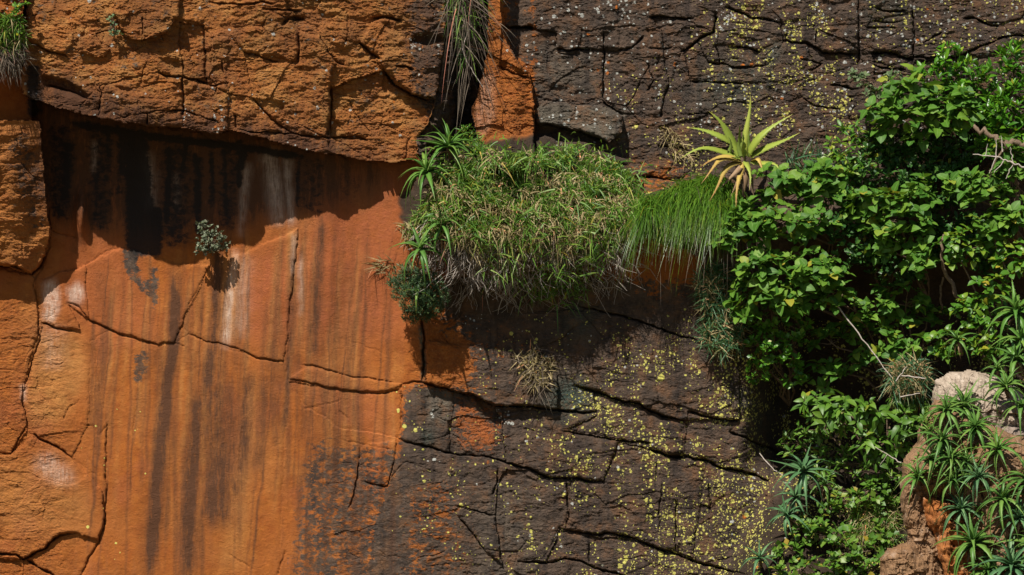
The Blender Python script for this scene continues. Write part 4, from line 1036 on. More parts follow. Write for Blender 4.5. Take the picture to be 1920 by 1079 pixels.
def wander(p0, p1, n=6, sag=0.0, amp=0.03, rng=RNG):
    """A crooked line from p0 to p1."""
    t = np.linspace(0, 1, n)[:, None]
    p = np.asarray(p0) * (1 - t) + np.asarray(p1) * t
    p[:, 2] += (np.sin(np.pi * t[:, 0]) * sag)
    p[1:-1] += rng.normal(0, amp, (n - 2, 3))
    return p

def bake(name, geos, T, mat, origin):
    """Many leaves joined into one mesh; T holds (kind index, origin, d, b, n, scale, random)."""
    Vs, Fs, al, ac, rn = [], [], [], [], []; base = 0
    for g, o, d, b, n, s, r in T:
        V, F, a, c = geos[g]
        Vs.append(o + s * (V[:, :1] * d + V[:, 1:2] * b + V[:, 2:] * n)); Fs.append(F + base); base += len(V)
        al.append(a); ac.append(c); rn.append(np.full(len(V), r))
    return mesh_from(name, np.vstack(Vs) - np.array(origin), [np.vstack(Fs)], mat, {'along': np.concatenate(al), 'across': np.concatenate(ac), 'rnd': np.concatenate(rn)})

_leaf_meshes = {}
def leaf_mesh(kind, i, mat):
    k = (kind, i, mat.name)
    if k not in _leaf_meshes:
        V, F, al, ac = LEAF[kind][i]
        _leaf_meshes[k] = mesh_from('leaf', V, [F], mat, {'along': al, 'across': ac})
    return _leaf_meshes[k]

def put_leaf(root, kind, T, mat, origin, nm='leaf'):
    g, o, d, b, n, s, r = T
    ob = link(nm, leaf_mesh(kind, g, mat), root)
    q = np.asarray(o) - origin
    ob.matrix_basis = Matrix(((d[0] * s, b[0] * s, n[0] * s, q[0]), (d[1] * s, b[1] * s, n[1] * s, q[1]), (d[2] * s, b[2] * s, n[2] * s, q[2]), (0, 0, 0, 1)))
    return ob

SUNV = np.array(sun_to)
UP = np.array((0, 0, 1.0)); OUT = np.array((0, -1.0, 0))

BARK = bark_material('grey_brown_bark', (0.10, 0.065, 0.042), (0.20, 0.145, 0.10))
DEADB = bark_material('bleached_dead_wood', (0.26, 0.215, 0.18), (0.46, 0.41, 0.36))
GREENSTEM = bark_material('green_stem', (0.06, 0.09, 0.025), (0.12, 0.12, 0.05))

L_BROAD = leaf_material('broad_leaf', (0.038, 0.120, 0.012), (0.085, 0.200, 0.018), (0.155, 0.270, 0.028), .55, .3, rib=(0.17, 0.28, 0.07), spec=.28)
L_GLOSS = leaf_material('glossy_leaf', (0.034, 0.125, 0.008), (0.066, 0.205, 0.010), (0.125, 0.28, 0.014), .34, .28, spec=.4)
L_DARK = leaf_material('dark_glossy_leaf', (0.022, 0.075, 0.016), (0.040, 0.112, 0.020), (0.070, 0.150, 0.024), .42, .15, spec=.3)
L_BRIGHT = leaf_material('bright_small_leaf', (0.040, 0.135, 0.010), (0.075, 0.205, 0.014), (0.12, 0.25, 0.02), .40, .25)
L_VINE = leaf_material('vine_leaf', (0.045, 0.140, 0.012), (0.085, 0.205, 0.016), (0.20, 0.27, 0.022), .42, .28)
L_DROOP = leaf_material('drooping_leaf', (0.050, 0.125, 0.012), (0.080, 0.190, 0.016), (0.13, 0.24, 0.024), .45, .3, rib=(0.14, 0.22, 0.06))
L_GREY = leaf_material('grey_green_leaf', (0.055, 0.095, 0.035), (0.090, 0.145, 0.055), (0.15, 0.19, 0.085), .6, .2)
L_PALE = leaf_material('pale_succulent_leaf', (0.09, 0.115, 0.07), (0.15, 0.175, 0.105), (0.23, 0.245, 0.16), .6, .1)
L_FINE = leaf_material('fine_dark_leaf', (0.028, 0.065, 0.026), (0.048, 0.098, 0.034), (0.085, 0.140, 0.045), .55, .15)
L_BANK = leaf_material('bank_leaf', (0.048, 0.125, 0.012), (0.085, 0.190, 0.018), (0.16, 0.24, 0.03), .45, .25)
G_GREEN = leaf_material('green_grass', (0.055, 0.150, 0.018), (0.110, 0.225, 0.022), (0.21, 0.30, 0.045), .5, .3)
G_TUSS = leaf_material('tussock_grass', (0.050, 0.135, 0.010), (0.085, 0.200, 0.014), (0.135, 0.255, 0.022), .36, .3, tip=(.85, 1.35, (0.17, 0.12, 0.03)), spec=.5)
G_BLUE = leaf_material('blue_green_grass', (0.035, 0.105, 0.045), (0.055, 0.150, 0.060), (0.10, 0.19, 0.075), .5, .25)
G_STRAW = leaf_material('straw_grass', (0.20, 0.15, 0.06), (0.34, 0.26, 0.125), (0.46, 0.37, 0.20), .7, .25)
G_DEAD = leaf_material('dead_grass', (0.07, 0.052, 0.038), (0.125, 0.095, 0.068), (0.21, 0.165, 0.115), .8, .1)

def shrub(name, label, cat, base, clusters, kind, mat, leaf_px, per_tip, n_obj, group=None, dens=1.0, bark=None, splay=(60, 100), updir=0.55, stem_r=.014, seed=0, flat=0.75, sag=0.1):
    """Limbs to every cluster, twigs to tips on the lit shell of it, a whorl of leaves at each tip."""
    rng = np.random.default_rng(500 + seed)
    bp = np.array(P(*base))
    root = thing(name, bp, label, cat, group)
    T = []; limbs = []
    for ci, (cx, cy, rx, ry, h) in enumerate(clusters):
        c = np.array(P(cx, cy, h)); R = np.array((rx * S, max(rx, ry) * S * flat, ry * S))
        tb = Tubes()
        mid = wander(bp, c, 7, sag, .035, rng)
        tb.add(mid, stem_r, stem_r * .45)
        n = max(5, int(dens * rx * ry / (leaf_px ** 2) * 8.5))
        rx *= 1.08; ry *= 1.08
        for k in range(n):
            u = unit(rng.normal(size=3)); u[1] = -abs(u[1]) if rng.random() < .78 else u[1]
            rr = 0.35 + 0.65 * rng.random() ** .5
            tip = c + R * u * rr
            ax = unit(u * .55 + UP * updir + SUNV * .5 + rng.normal(0, .22, 3))
            if k % 2 == 0 or leaf_px > 25:
                tb.add(wander(mid[-2] * .4 + c * .6, tip, 4, 0, .012, rng), stem_r * .35, stem_r * .12, 3)
            perp = unit(np.cross(ax, (0.31, .2, .9))); perp2 = np.cross(ax, perp)
            a0 = rng.random() * 6.28
            m = per_tip + rng.integers(-1, 2)
            for j in range(m):
                an = a0 + j * 2.4 + rng.normal(0, .15); sp = math.radians(rng.uniform(*splay)) * (0.55 + .45 * (j + 1) / m)
                d = ax * math.cos(sp) + (perp * math.cos(an) + perp2 * math.sin(an)) * math.sin(sp)
                d = unit(d + rng.normal(0, .1, 3)); dd, b, nn = frame(d, ax)
                ro = rng.normal(0, .25); b, nn = b * math.cos(ro) + nn * math.sin(ro), nn * math.cos(ro) - b * math.sin(ro)
                s = leaf_px * S * rng.uniform(.48, 1.10) * (0.75 if j > m * .7 else 1)
                T.append((int(rng.integers(len(LEAF[kind]))), tip - ax * rng.uniform(0, .05) * leaf_px / 30, dd, b, nn, s, float(rng.random()), ci))
        limbs.append(link('branch', tb.mesh('branch', bark or BARK, bp), root))
    T.sort(key=lambda q: q[1][1])
    for q in T[:n_obj]:
        put_leaf(limbs[q[7]], kind, q[:7], mat, bp)
    if T[n_obj:]:
        link('foliage', bake('foliage', LEAF[kind], [q[:7] for q in T[n_obj:]], mat, bp), root, 'stuff')
    return root

def blades(name, roots, dirs, length, width, mat, bend=0.5, segs=3, grav=(0, 0, -1), origin=(0, 0, 0), rng=RNG, taper=True):
    """Grass: curved ribbons that taper to a point."""
    N = len(roots)
    roots = np.asarray(roots); d = dirs / (np.linalg.norm(dirs, axis=1, keepdims=True) + 1e-9)
    side = np.cross(d, rng.normal(size=(N, 3)) * .6 + np.array((0, -1.0, .3))); side /= (np.linalg.norm(side, axis=1, keepdims=True) + 1e-9)
    t = np.linspace(0, 1, segs + 1)
    bend = np.broadcast_to(bend, (N,))
    V = np.zeros((N, segs + 1, 2, 3)); al = np.zeros((N, segs + 1, 2))
    for k, tt in enumerate(t):
        c = roots + length[:, None] * (d * tt + np.array(grav) * (bend * tt * tt)[:, None])
        w = width * (1 - tt) ** .7 if taper else width * (1 - .4 * tt)
        w = np.broadcast_to(w, (N,))[:, None] * .5
        V[:, k, 0] = c - side * w; V[:, k, 1] = c + side * w; al[:, k] = tt
    i = np.arange(N)[:, None] * (segs + 1) * 2 + np.arange(segs)[None] * 2
    F = np.stack([i, i + 1, i + 3, i + 2], -1).reshape(-1, 4)
    rn = np.repeat(rng.random(N), (segs + 1) * 2)
    return mesh_from(name, V.reshape(-1, 3) - np.array(origin), [F], mat, {'along': al.reshape(-1), 'rnd': rn})

def sample(poly, n, rng, weight=None):
    p = np.array(poly, np.float32); lo, hi = p.min(0), p.max(0)
    out = np.zeros((0, 2), np.float32)
    while len(out) < n:
        q = rng.uniform(lo, hi, (n * 3, 2)).astype(np.float32)
        m = inside(poly, q[:, 0], q[:, 1])
        if weight is not None:
            m &= rng.random(len(q)) < weight(q[:, 0], q[:, 1])
        out = np.vstack([out, q[m]])
    return out[:n]

def on_cliff(q, off=0.0):
    return PN(q[:, 0], q[:, 1], hat_n(q[:, 0], q[:, 1]) + off)

# ------------------------------------------------------------------ grass on the ledge
def ledge_grass():
    rng = np.random.default_rng(21)
    poly = [(752, 425), (785, 400), (800, 350), (850, 295), (900, 272), (960, 290), (1020, 275), (1080, 272), (1130, 295), (1180, 322), (1205, 365), (1205, 420), (1165, 470), (1110, 475), (1060, 505), (1030, 535), (975, 520), (930, 530), (900, 490), (850, 455), (790, 440), (760, 455)]
    clump = lambda x, y, s: sstep(-.12, .2, gn(x / 34, y / 26, s))
    q = sample(poly, 10500, rng, lambda x, y: (0.10 + .90 * clump(x, y, 300)) * (0.10 + .90 * sstep(490, 400, y)) * (.35 + .65 * sstep(265, 330, y)))
    r = on_cliff(q, rng.uniform(-.02, .12, len(q)) + .16 * np.clip(gn(q[:, 0] / 34, q[:, 1] / 26, 300) + .1, 0, .6))
    dr = rng.normal(0, .85, (len(q), 3)) + np.array((0, -.55, .35))
    o = link('grass', blades('grass', r, dr, rng.uniform(8, 30, len(q)) * S, .0105, G_GREEN, rng.uniform(-.1, .7, len(q)), rng=rng), kind='stuff')
    o['label'] = 'short green grass growing over the rock ledge'
    q = sample(poly, 4600, rng, lambda x, y: (0.12 + .88 * clump(x, y, 310)) * (0.35 + .65 * sstep(300, 400, y)) * (1 - .8 * sstep(450, 510, y)))
    r = on_cliff(q, rng.uniform(.03, .19, len(q)))
    dr = rng.normal(0, .9, (len(q), 3)) + np.array((0, -.5, .1))
    o = link('dry_grass', blades('dry_grass', r, dr, rng.uniform(12, 32, len(q)) * S, .0115, G_STRAW, rng.uniform(.2, .9, len(q)), rng=rng), kind='stuff')
    o['label'] = 'dry straw grass mixed into the green grass on the ledge'
    low = [(770, 440), (860, 440), (960, 430), (1080, 440), (1190, 430), (1195, 475), (1120, 520), (1050, 555), (960, 560), (880, 545), (820, 510)]
    q = sample(low, 1500, rng, lambda x, y: .10 + .85 * clump(x, y, 320))
    r = on_cliff(q, rng.uniform(.0, .10, len(q)))
    dr = rng.normal(0, .8, (len(q), 3)) + np.array((0.05, -.45, -.15))
    o = link('dead_grass', blades('dead_grass', r, dr, rng.uniform(14, 44, len(q)) * S, .009, G_DEAD, rng.uniform(-.2, .9, len(q)), segs=4, rng=rng), kind='stuff')
    o['label'] = 'grey dead thatch hanging under the ledge grass'
    tb = Tubes()
    for _ in range(520):
        x = rng.uniform(800, 1180); y = rng.uniform(430, 530) - 30 * (abs(x - 980) > 130)
        p = np.array(P(x, y, hat(x, y) + .02)); e = p + np.array((rng.normal(.02, .20), -rng.uniform(0, .14), -rng.uniform(.02, .36)))
        tb.add(wander(p, e, 6, -.0, .016, rng), rng.uniform(.003, .006), .0015, 4)
        if rng.random() < .5:
            f = (p + e) / 2
            tb.add(wander(f, f + np.array((rng.normal(0, .12), -.04, -rng.uniform(.05, .2))), 4, 0, .01, rng), .003, .001, 3)
    o = link('dead_stems', tb.mesh('dead_stems', DEADB, (0, 0, 0)), kind='stuff')
    o['label'] = 'bare grey stems and roots dangling below the ledge grass'
    # bamboo-like green runners sticking out of the thatch
    sp = [(960, 470), (1000, 440), (1040, 490), (1060, 540), (1120, 470), (1150, 400), (900, 430), (860, 390), (1180, 350), (1010, 520), (1075, 505), (1130, 300), (1170, 330), (1060, 290), (820, 400), (850, 320), (930, 290), (1000, 300), (1195, 400), (1100, 440), (980, 400), (1060, 380), (900, 350), (1020, 540), (940, 500)]
    R_, D_ = [], []
    for x, y in sp:
        for k in range(70):
            R_.append(P(x + rng.normal(0, 20), y + rng.normal(0, 16), hat(x, y) + rng.uniform(.08, .30))); D_.append(rng.normal(0, .9, 3) + np.array((0, -.5, .15)))
    R_ = np.array(R_); D_ = np.array(D_)
    o = link('grass_runners', blades('grass_runners', R_, D_, rng.uniform(18, 38, len(R_)) * S, .013, G_GREEN, rng.uniform(.1, .7, len(R_)), rng=rng), kind='stuff')
    o['label'] = 'fresh green grass runners in the dry thatch'
ledge_grass()

def tuft(name, label, cat, poly, n, mat, length, width, dirv, spread, bend, off=(0, .08), seed=0, extra=None, base=None, group=None, segs=3, hfix=None):
    """A tuft that is one plant: an empty at its foot, blades as one part (and a second kind of blade)."""
    rng = np.random.default_rng(900 + seed)
    q = sample(poly, n, rng)
    r = on_cliff(q, rng.uniform(*off, len(q))) if hfix is None else PN(q[:, 0], q[:, 1], hfix + rng.uniform(*off, len(q)))
    c = r.mean(0)
    root = thing(name, c, label, cat, group)
    dr = rng.normal(0, spread, (n, 3)) + np.array(dirv)
    link('blades', blades('blades', r, dr, rng.uniform(*length, n) * S, width, mat, rng.uniform(*bend, n), segs=segs, origin=c, rng=rng), root, 'stuff')
    if extra:
        n2, mat2, len2, w2, dir2 = extra
        k = rng.integers(0, n, n2)
        link('dry_blades', blades('dry_blades', r[k] + rng.normal(0, .02, (n2, 3)), rng.normal(0, spread, (n2, 3)) + np.array(dir2), rng.uniform(*len2, n2) * S, w2, mat2, rng.uniform(*bend, n2), segs=segs, origin=c, rng=rng), root, 'stuff')
    return root

tuft('grass_tussock', 'lush green tussock of long fine grass hanging off the ledge below the yellow aloe', 'grass',
     [(1205, 388), (1240, 376), (1290, 352), (1330, 338), (1375, 345), (1400, 385), (1390, 410), (1330, 405), (1260, 405), (1212, 415)], 7200, G_TUSS, (50, 112), .0095, (-.30, -.62, .36), .22, (.6, 1.15), (.0, .08), 1,
     extra=(110, G_DEAD, (70, 120), .009, (-.05, -.5, -.15)), segs=6)
tuft('grass_tuft', 'blue green and straw coloured grass tuft under the broad-leaved shrub', 'grass',
     [(1305, 520), (1340, 495), (1380, 510), (1400, 570), (1395, 640), (1350, 665), (1315, 640), (1320, 580)], 1500, G_BLUE, (14, 40), .012, (-.2, -.5, .25), .8, (.0, .35), (.02, .26), 2,
     extra=(900, G_STRAW, (12, 34), .011, (.1, -.5, -.1)))
tuft('grass_tuft', 'long green and straw grass hanging down the dark cleft', 'grass',
     [(838, -60), (896, -60), (898, 40), (892, 110), (870, 110), (850, 30)], 170, G_GREEN, (20, 60), .010, (-.25, -.3, .0), .6, (.2, 1.0), (.05, .25), 3,
     extra=(170, G_DEAD, (40, 130), .009, (.0, -.15, -.55)), segs=5)
tuft('grass_tuft', 'bright green grass on the pale rock shelf above the overhang corner', 'grass',
     [(-30, 50), (10, 28), (44, 40), (44, 75), (20, 95), (-30, 90)], 900, G_GREEN, (14, 38), .012, (.05, -.6, .4), .5, (.1, .7), (.0, .06), 4,
     extra=(160, G_STRAW, (14, 36), .010, (0, -.5, 0)))
tuft('root_mat', 'grey matted dead grass and roots hanging beneath the green shelf grass', 'grass',
     [(-30, 90), (44, 78), (46, 110), (30, 132), (-30, 125)], 700, G_DEAD, (14, 40), .009, (.25, -.4, -.25), .6, (.0, .7), (.0, .06), 5, segs=4)
tuft('grass_tuft', 'small straw coloured grass tuft alone on the dark lower rock', 'grass',
     [(965, 670), (1000, 650), (1040, 675), (1035, 720), (990, 728)], 260, G_STRAW, (10, 34), .010, (-.2, -.4, .1), .9, (-.1, .5), (.0, .07), 6,
     extra=(110, G_DEAD, (24, 60), .008, (-.3, -.3, -.2)))
tuft('grass_tuft', 'sparse dry grass stalks sticking out beside the orange wall seam', 'grass',
     [(690, 490), (740, 480), (745, 500), (710, 520)], 40, G_STRAW, (16, 40), .009, (-.6, -.5, .1), .35, (.1, .4), (.0, .03), 7)
tuft('grass_tuft', 'thin blue green grass stalks between the yellow aloe and the bushes', 'grass',
     [(1470, 300), (1520, 285), (1580, 300), (1600, 330), (1480, 330)], 90, G_BLUE, (28, 75), .012, (-.1, -.3, .7), .42, (.0, .35), (.05, .25), 8, segs=4)
tuft('grass_tuft', 'pale dry grass wisps on the dark wall near the mossy crack', 'grass',
     [(1225, 235), (1262, 240), (1300, 300), (1262, 292)], 110, G_STRAW, (12, 34), .008, (.2, -.5, -.1), .45, (.1, .5), (.0, .03), 9)
tuft('grass_tuft', 'dead brown grass heap on the slope above the rock pillar', 'grass',
     [(1665, 690), (1720, 675), (1745, 710), (1720, 740), (1670, 735)], 620, G_STRAW, (12, 42), .010, (-.2, -.4, .2), .9, (.0, .6), (.0, .2), 10, extra=(420, G_BLUE, (14, 46), .012, (-.2, -.4, .4)), hfix=.5)
tuft('grass_tuft', 'wispy green grass on the bank beside the rock pillar', 'grass',
     [(1590, 930), (1680, 930), (1685, 1010), (1600, 1010)], 800, G_GREEN, (14, 46), .010, (-.1, -.6, .3), .6, (.1, .8), (.02, .2), 11, extra=(600, G_STRAW, (14, 42), .009, (0, -.6, .1)))
# ------------------------------------------------------------------ shrubs and small trees
shrub('broadleaf_shrub', 'broad-leaved green shrub reaching over the grass tussock beside the yellow aloe', 'shrub', (1560, 520, -.5),
      [(1412, 415, 46, 40, .50), (1460, 345, 62, 36, .38), (1545, 335, 62, 36, .32), (1470, 415, 70, 40, .55), (1368, 436, 32, 30, .55), (1545, 390, 55, 40, .42)], 'broad', L_BROAD, 27, 6, 300, 'broad-leaved shrubs', seed=1)
shrub('broadleaf_shrub', 'low broad-leaved shrub hanging beneath the grass tuft and above the leafy creeper', 'shrub', (1580, 600, -.7),
      [(1425, 500, 52, 38, .58), (1520, 505, 66, 40, .62), (1460, 560, 60, 36, .58), (1398, 560, 30, 46, .5), (1565, 555, 40, 32, .55)], 'broad', L_BROAD, 27, 6, 280, 'broad-leaved shrubs', seed=2)
shrub('broadleaf_shrub', 'broad-leaved shrub overhanging the dark hollow in the thicket', 'shrub', (1740, 560, -.6),
      [(1635, 375, 44, 40, .55), (1690, 405, 56, 46, .62), (1722, 470, 42, 48, .6), (1655, 445, 44, 36, .5), (1720, 360, 36, 30, .45)], 'broad', L_BROAD, 27, 6, 230, 'broad-leaved shrubs', seed=3)
shrub('broadleaf_sapling', 'large-leaved pale green sapling at the top of the thicket', 'sapling', (1800, 330, -.1),
      [(1705, 170, 56, 42, .40), (1660, 220, 38, 38, .48), (1790, 205, 50, 44, .50), (1735, 225, 50, 40, .45)], 'broad', L_BROAD, 31, 6, 220, 'broad-leaved shrubs', seed=4)
shrub('broadleaf_shrub', 'broad-leaved shrub tangled with the bare grey twigs at the picture edge', 'shrub', (1930, 480, .2),
      [(1895, 290, 40, 42, .70), (1848, 350, 44, 42, .68), (1900, 400, 40, 46, .74), (1862, 430, 50, 36, .72), (1800, 345, 32, 32, .6)], 'broad', L_BROAD, 27, 6, 220, 'broad-leaved shrubs', seed=5)
shrub('glossy_tree', 'small glossy tree with upright bright tips against the dark cliff', 'tree', (1810, 330, -.1),
      [(1784, 112, 34, 32, .10), (1825, 150, 44, 42, .14), (1750, 150, 36, 36, .12), (1800, 205, 60, 48, .05), (1850, 215, 46, 50, .10)], 'lance', L_GLOSS, 25, 7, 200, 'glossy small trees', dens=1.15, splay=(35, 85), updir=.9, seed=6)
shrub('glossy_tree', 'taller glossy tree with dense narrow leaves at the upper picture corner', 'tree', (1900, 400, .1),
      [(1900, 120, 36, 42, .34), (1925, 175, 46, 50, .40), (1890, 215, 44, 48, .42), (1866, 270, 40, 40, .38), (1935, 270, 44, 60, .4)], 'lance', L_GLOSS, 24, 7, 200, 'glossy small trees', dens=1.25, splay=(35, 85), updir=.85, seed=7)
shrub('spoonleaf_shrub', 'dark glossy shrub with small spoon-shaped leaves in the middle of the thicket', 'shrub', (1660, 560, -.6),
      [(1580, 400, 46, 50, .40), (1610, 465, 48, 44, .36), (1640, 320, 50, 46, .26), (1700, 320, 56, 46, .24), (1660, 275, 54, 36, .22), (1720, 275, 54, 40, .2), (1760, 330, 50, 60, .15), (1790, 290, 50, 50, .1), (1690, 500, 60, 44, -.15), (1780, 420, 60, 44, .1), (1850, 470, 50, 50, .2), (1760, 470, 40, 40, .0)], 'spoon', L_DARK, 18, 7, 260, dens=.9, splay=(40, 95), seed=8)
shrub('yellow_tipped_shrub', 'small shrub with yellowing leaf tips beside the dark cliff face', 'shrub', (1640, 400, -.3),
      [(1592, 252, 34, 28, .22), (1572, 282, 36, 24, .26), (1640, 270, 36, 30, .24), (1600, 310, 40, 26, .3)], 'lance', L_VINE, 22, 7, 150, dens=.75, seed=9)
shrub('leafy_creeper', 'bright green creeper with tiny rounded leaves below the low broad-leaved shrub', 'creeper', (1480, 760, -.6),
      [(1442, 598, 38, 34, .42), (1430, 648, 42, 40, .36), (1482, 650, 34, 46, .36), (1424, 700, 28, 26, .28), (1500, 612, 28, 24, .4), (1490, 700, 26, 30, .25)], 'small', L_BRIGHT, 15, 6, 120, dens=.55, splay=(40, 90), seed=10)
shrub('droopleaf_shrub', 'shrub with drooping pointed leaves in the shade beside the rock pillar', 'shrub', (1640, 880, -.1),
      [(1562, 762, 44, 34, .50), (1622, 780, 54, 42, .58), (1682, 800, 34, 48, .62), (1640, 838, 44, 32, .6), (1528, 745, 28, 20, .45), (1700, 745, 36, 30, .5)], 'droop', L_DROOP, 29, 6, 220, splay=(75, 125), updir=.25, seed=11)
shrub('vine_tangle', 'tangled vine with pointed leaves and yellow flecks above the pale boulder', 'vine', (1860, 680, .2),
      [(1800, 462, 46, 36, .74), (1856, 540, 40, 40, .76), (1822, 585, 44, 40, .74), (1786, 640, 46, 34, .72), (1862, 640, 52, 40, .8), (1900, 480, 40, 40, .78)], 'heart', L_VINE, 20, 6, 230, 'vines', dens=.6, seed=12)
shrub('vine_tangle', 'shaded vine with large dull leaves at the bottom of the dark hollow', 'vine', (1700, 760, -.3),
      [(1690, 600, 46, 34, .12), (1735, 650, 44, 34, .40), (1670, 650, 44, 34, .30), (1620, 660, 36, 30, .16), (1740, 590, 36, 30, .05), (1600, 620, 34, 26, .1), (1590, 690, 40, 26, .22), (1640, 565, 44, 34, .25), (1700, 560, 44, 34, .28), (1600, 575, 40, 30, .3), (1555, 640, 36, 34, .2), (1540, 700, 30, 30, .2)], 'heart', L_BROAD, 24, 6, 260, 'vines', dens=.5, seed=13)
shrub('bank_shrub', 'leafy low shrub on the bank next to the squat brown boulder', 'shrub', (1600, 1100, .6),
      [(1600, 1030, 56, 36, .95), (1552, 1060, 46, 32, 1.0), (1640, 1070, 44, 32, 1.05), (1560, 1000, 46, 30, .8), (1655, 1000, 30, 34, .8)], 'small', L_BANK, 18, 6, 160, 'bank shrubs', dens=.5, seed=14)
shrub('bank_shrub', 'leafy low shrub on the bank below the large blue green aloe', 'shrub', (1560, 1000, .3),
      [(1520, 990, 46, 30, .7), (1580, 940, 50, 30, .6), (1640, 930, 44, 36, .62), (1550, 900, 40, 24, .45), (1480, 1030, 36, 26, .8)], 'small', L_BANK, 17, 6, 160, 'bank shrubs', dens=.5, seed=15)
shrub('bank_shrub', 'leafy low shrub at the very bottom beside the lone rosette aloe', 'shrub', (1480, 1120, .8),
      [(1500, 1072, 44, 26, 1.0), (1452, 1082, 34, 22, .95), (1560, 1100, 50, 30, 1.1)], 'small', L_BANK, 17, 6, 120, 'bank shrubs', dens=.5, seed=16)
shrub('bank_shrub', 'shadowed leafy shrub between the drooping shrub and the bank aloes', 'shrub', (1600, 930, .1),
      [(1600, 870, 50, 30, .32), (1650, 890, 40, 30, .45), (1560, 850, 36, 26, .2), (1500, 830, 40, 36, -.05), (1540, 800, 46, 30, .1), (1680, 880, 30, 44, .5)], 'lance', L_BANK, 20, 6, 120, 'bank shrubs', dens=.6, seed=17)
shrub('fine_leaved_weed', 'fine-leaved green weed growing among the aloes on the pillar', 'weed', (1885, 960, 1.5),
      [(1880, 905, 44, 30, 1.78), (1905, 880, 30, 26, 1.78), (1850, 880, 26, 20, 1.76)], 'needle', L_BRIGHT, 18, 7, 60, dens=1.4, seed=18)
shrub('fine_leaved_weed', 'low green weed filling the gaps between the upper pillar aloes', 'weed', (1770, 850, 1.3),
      [(1750, 790, 36, 22, 1.52), (1790, 820, 40, 24, 1.58), (1745, 860, 30, 24, 1.62), (1800, 880, 36, 20, 1.72), (1830, 850, 30, 24, 1.7)], 'lance', L_BANK, 18, 6, 100, dens=.9, seed=26)
shrub('fine_leaved_weed', 'low green weed filling the gaps between the lowest pillar aloes', 'weed', (1870, 1060, 1.6),
      [(1850, 960, 30, 30, 1.85), (1885, 1000, 40, 28, 1.9), (1860, 1040, 40, 30, 1.95), (1910, 1050, 30, 30, 1.98), (1830, 920, 30, 20, 1.8)], 'lance', L_BANK, 18, 6, 100, dens=.8, seed=27)
shrub('wall_herb', 'grey green herb sprawling across the dark cliff below the bedded ledges', 'herb', (1650, 190, .0),
      [(1606, 148, 18, 18, .20), (1625, 172, 20, 18, .24), (1680, 152, 20, 18, .24), (1655, 178, 20, 12, .22)], 'small', L_GREY, 14, 7, 60, dens=.6, seed=19)
shrub('ball_bush', 'dense round dark green bush hanging at the seam under the small aloes', 'bush', (785, 540, .0),
      [(784, 548, 50, 48, .36), (764, 524, 36, 32, .32), (808, 558, 34, 40, .38), (785, 590, 34, 18, .30)], 'needle', L_FINE, 11, 8, 0, dens=2.6, splay=(20, 80), stem_r=.008, seed=20, sag=0)
shrub('wall_bush', 'small pale leafed bush alone on the orange wall at the shadow edge', 'bush', (398, 470, -.02),
      [(385, 432, 24, 18, .13), (400, 452, 30, 20, .17), (388, 468, 22, 14, .15), (418, 458, 16, 12, .13)], 'small', L_PALE, 8.5, 7, 0, dens=.7, splay=(20, 80), stem_r=.006, seed=21, sag=0)
shrub('wall_herb', 'tiny grey plant rooted beside the proud slab on the overhang', 'herb', (208, 48, .9),
      [(212, 42, 12, 18, .96), (222, 62, 9, 9, .97)], 'small', L_GREY, 9, 5, 0, dens=.35, stem_r=.004, seed=22, sag=0)
shrub('cleft_bush', 'dark mossy little bush in the cleft behind the hanging grass', 'bush', (865, 60, -.2),
      [(860, 75, 20, 24, .02), (875, 50, 20, 24, .05), (862, 100, 14, 14, .0)], 'small', L_FINE, 9, 7, 0, dens=.9, stem_r=.006, seed=23, sag=0)
shrub('cleft_herb', 'olive herb at the foot of the cleft above the ledge grass', 'herb', (880, 290, -.25),
      [(875, 252, 22, 18, .0), (895, 275, 26, 18, .08), (855, 300, 26, 20, .15), (905, 300, 22, 16, .1)], 'needle', L_VINE, 15, 7, 0, dens=1.3, stem_r=.005, seed=24, sag=0)
shrub('shelf_shrub', 'small shrub with yellow green leaves on the pale shelf at the top corner', 'shrub', (30, 30, .9),
      [(38, 8, 16, 16, 1.06), (28, 28, 14, 10, 1.08), (40, 55, 10, 14, 1.06)], 'small', L_VINE, 11, 6, 0, dens=.5, stem_r=.005, seed=25, sag=0)

# ------------------------------------------------------------------ aloes
def aloe_leaf_geo(pts, width, up, n_teeth=0, fold=.25):
    """A fleshy channelled leaf along a centre line; rows of edge, channel, edge, keel."""
    pts = np.asarray(pts, float); m = len(pts)
    tg = np.gradient(pts, axis=0); t = np.linspace(0, 1, m)
    V = []; al = []; ac = []; fr = []
    for k in range(m):
        d, b, n = frame(tg[k], up)
        w = width * .5 * (1.0 - t[k] ** 1.6) * (0.82 + .35 * math.sin(math.pi * min(t[k] * 1.6, 1))) + .0006
        V += [pts[k] - b * w + n * fold * w, pts[k] - n * .05 * w, pts[k] + b * w + n * fold * w, pts[k] - n * (.55 * w)]
        al += [t[k]] * 4; ac += [1, 0, 1, .5]; fr.append((b, n, w, d))
    F = []
    for k in range(m - 1):
        a = 4 * k; c = a + 4
        F += [(a, c, c + 1, a + 1), (a + 1, c + 1, c + 2, a + 2), (a + 2, c + 2, c + 3, a + 3), (a + 3, c + 3, c, a)]
    T3 = []
    for q in range(n_teeth):
        s = (q + .6) / (n_teeth + 1.2) * (m - 1); k = int(s); f = s - k
        for sg, ix in ((-1, 0), (1, 2)):
            p = V[4 * k + ix] * (1 - f) + V[4 * (k + 1) + ix] * f
            b, n, w, d = fr[k]
            z = len(V); h = width * .12
            V += [p - d * h * .6 - b * sg * h * .2, p + d * h * .6 - b * sg * h * .2, p + b * sg * h + d * h * .5]
            al += [t[k]] * 3; ac += [1] * 3; T3.append((z, z + 1, z + 2))
    return np.array(V), np.array(F, np.int32), np.array(T3, np.int32).reshape(-1, 3), np.array(al), np.array(ac)

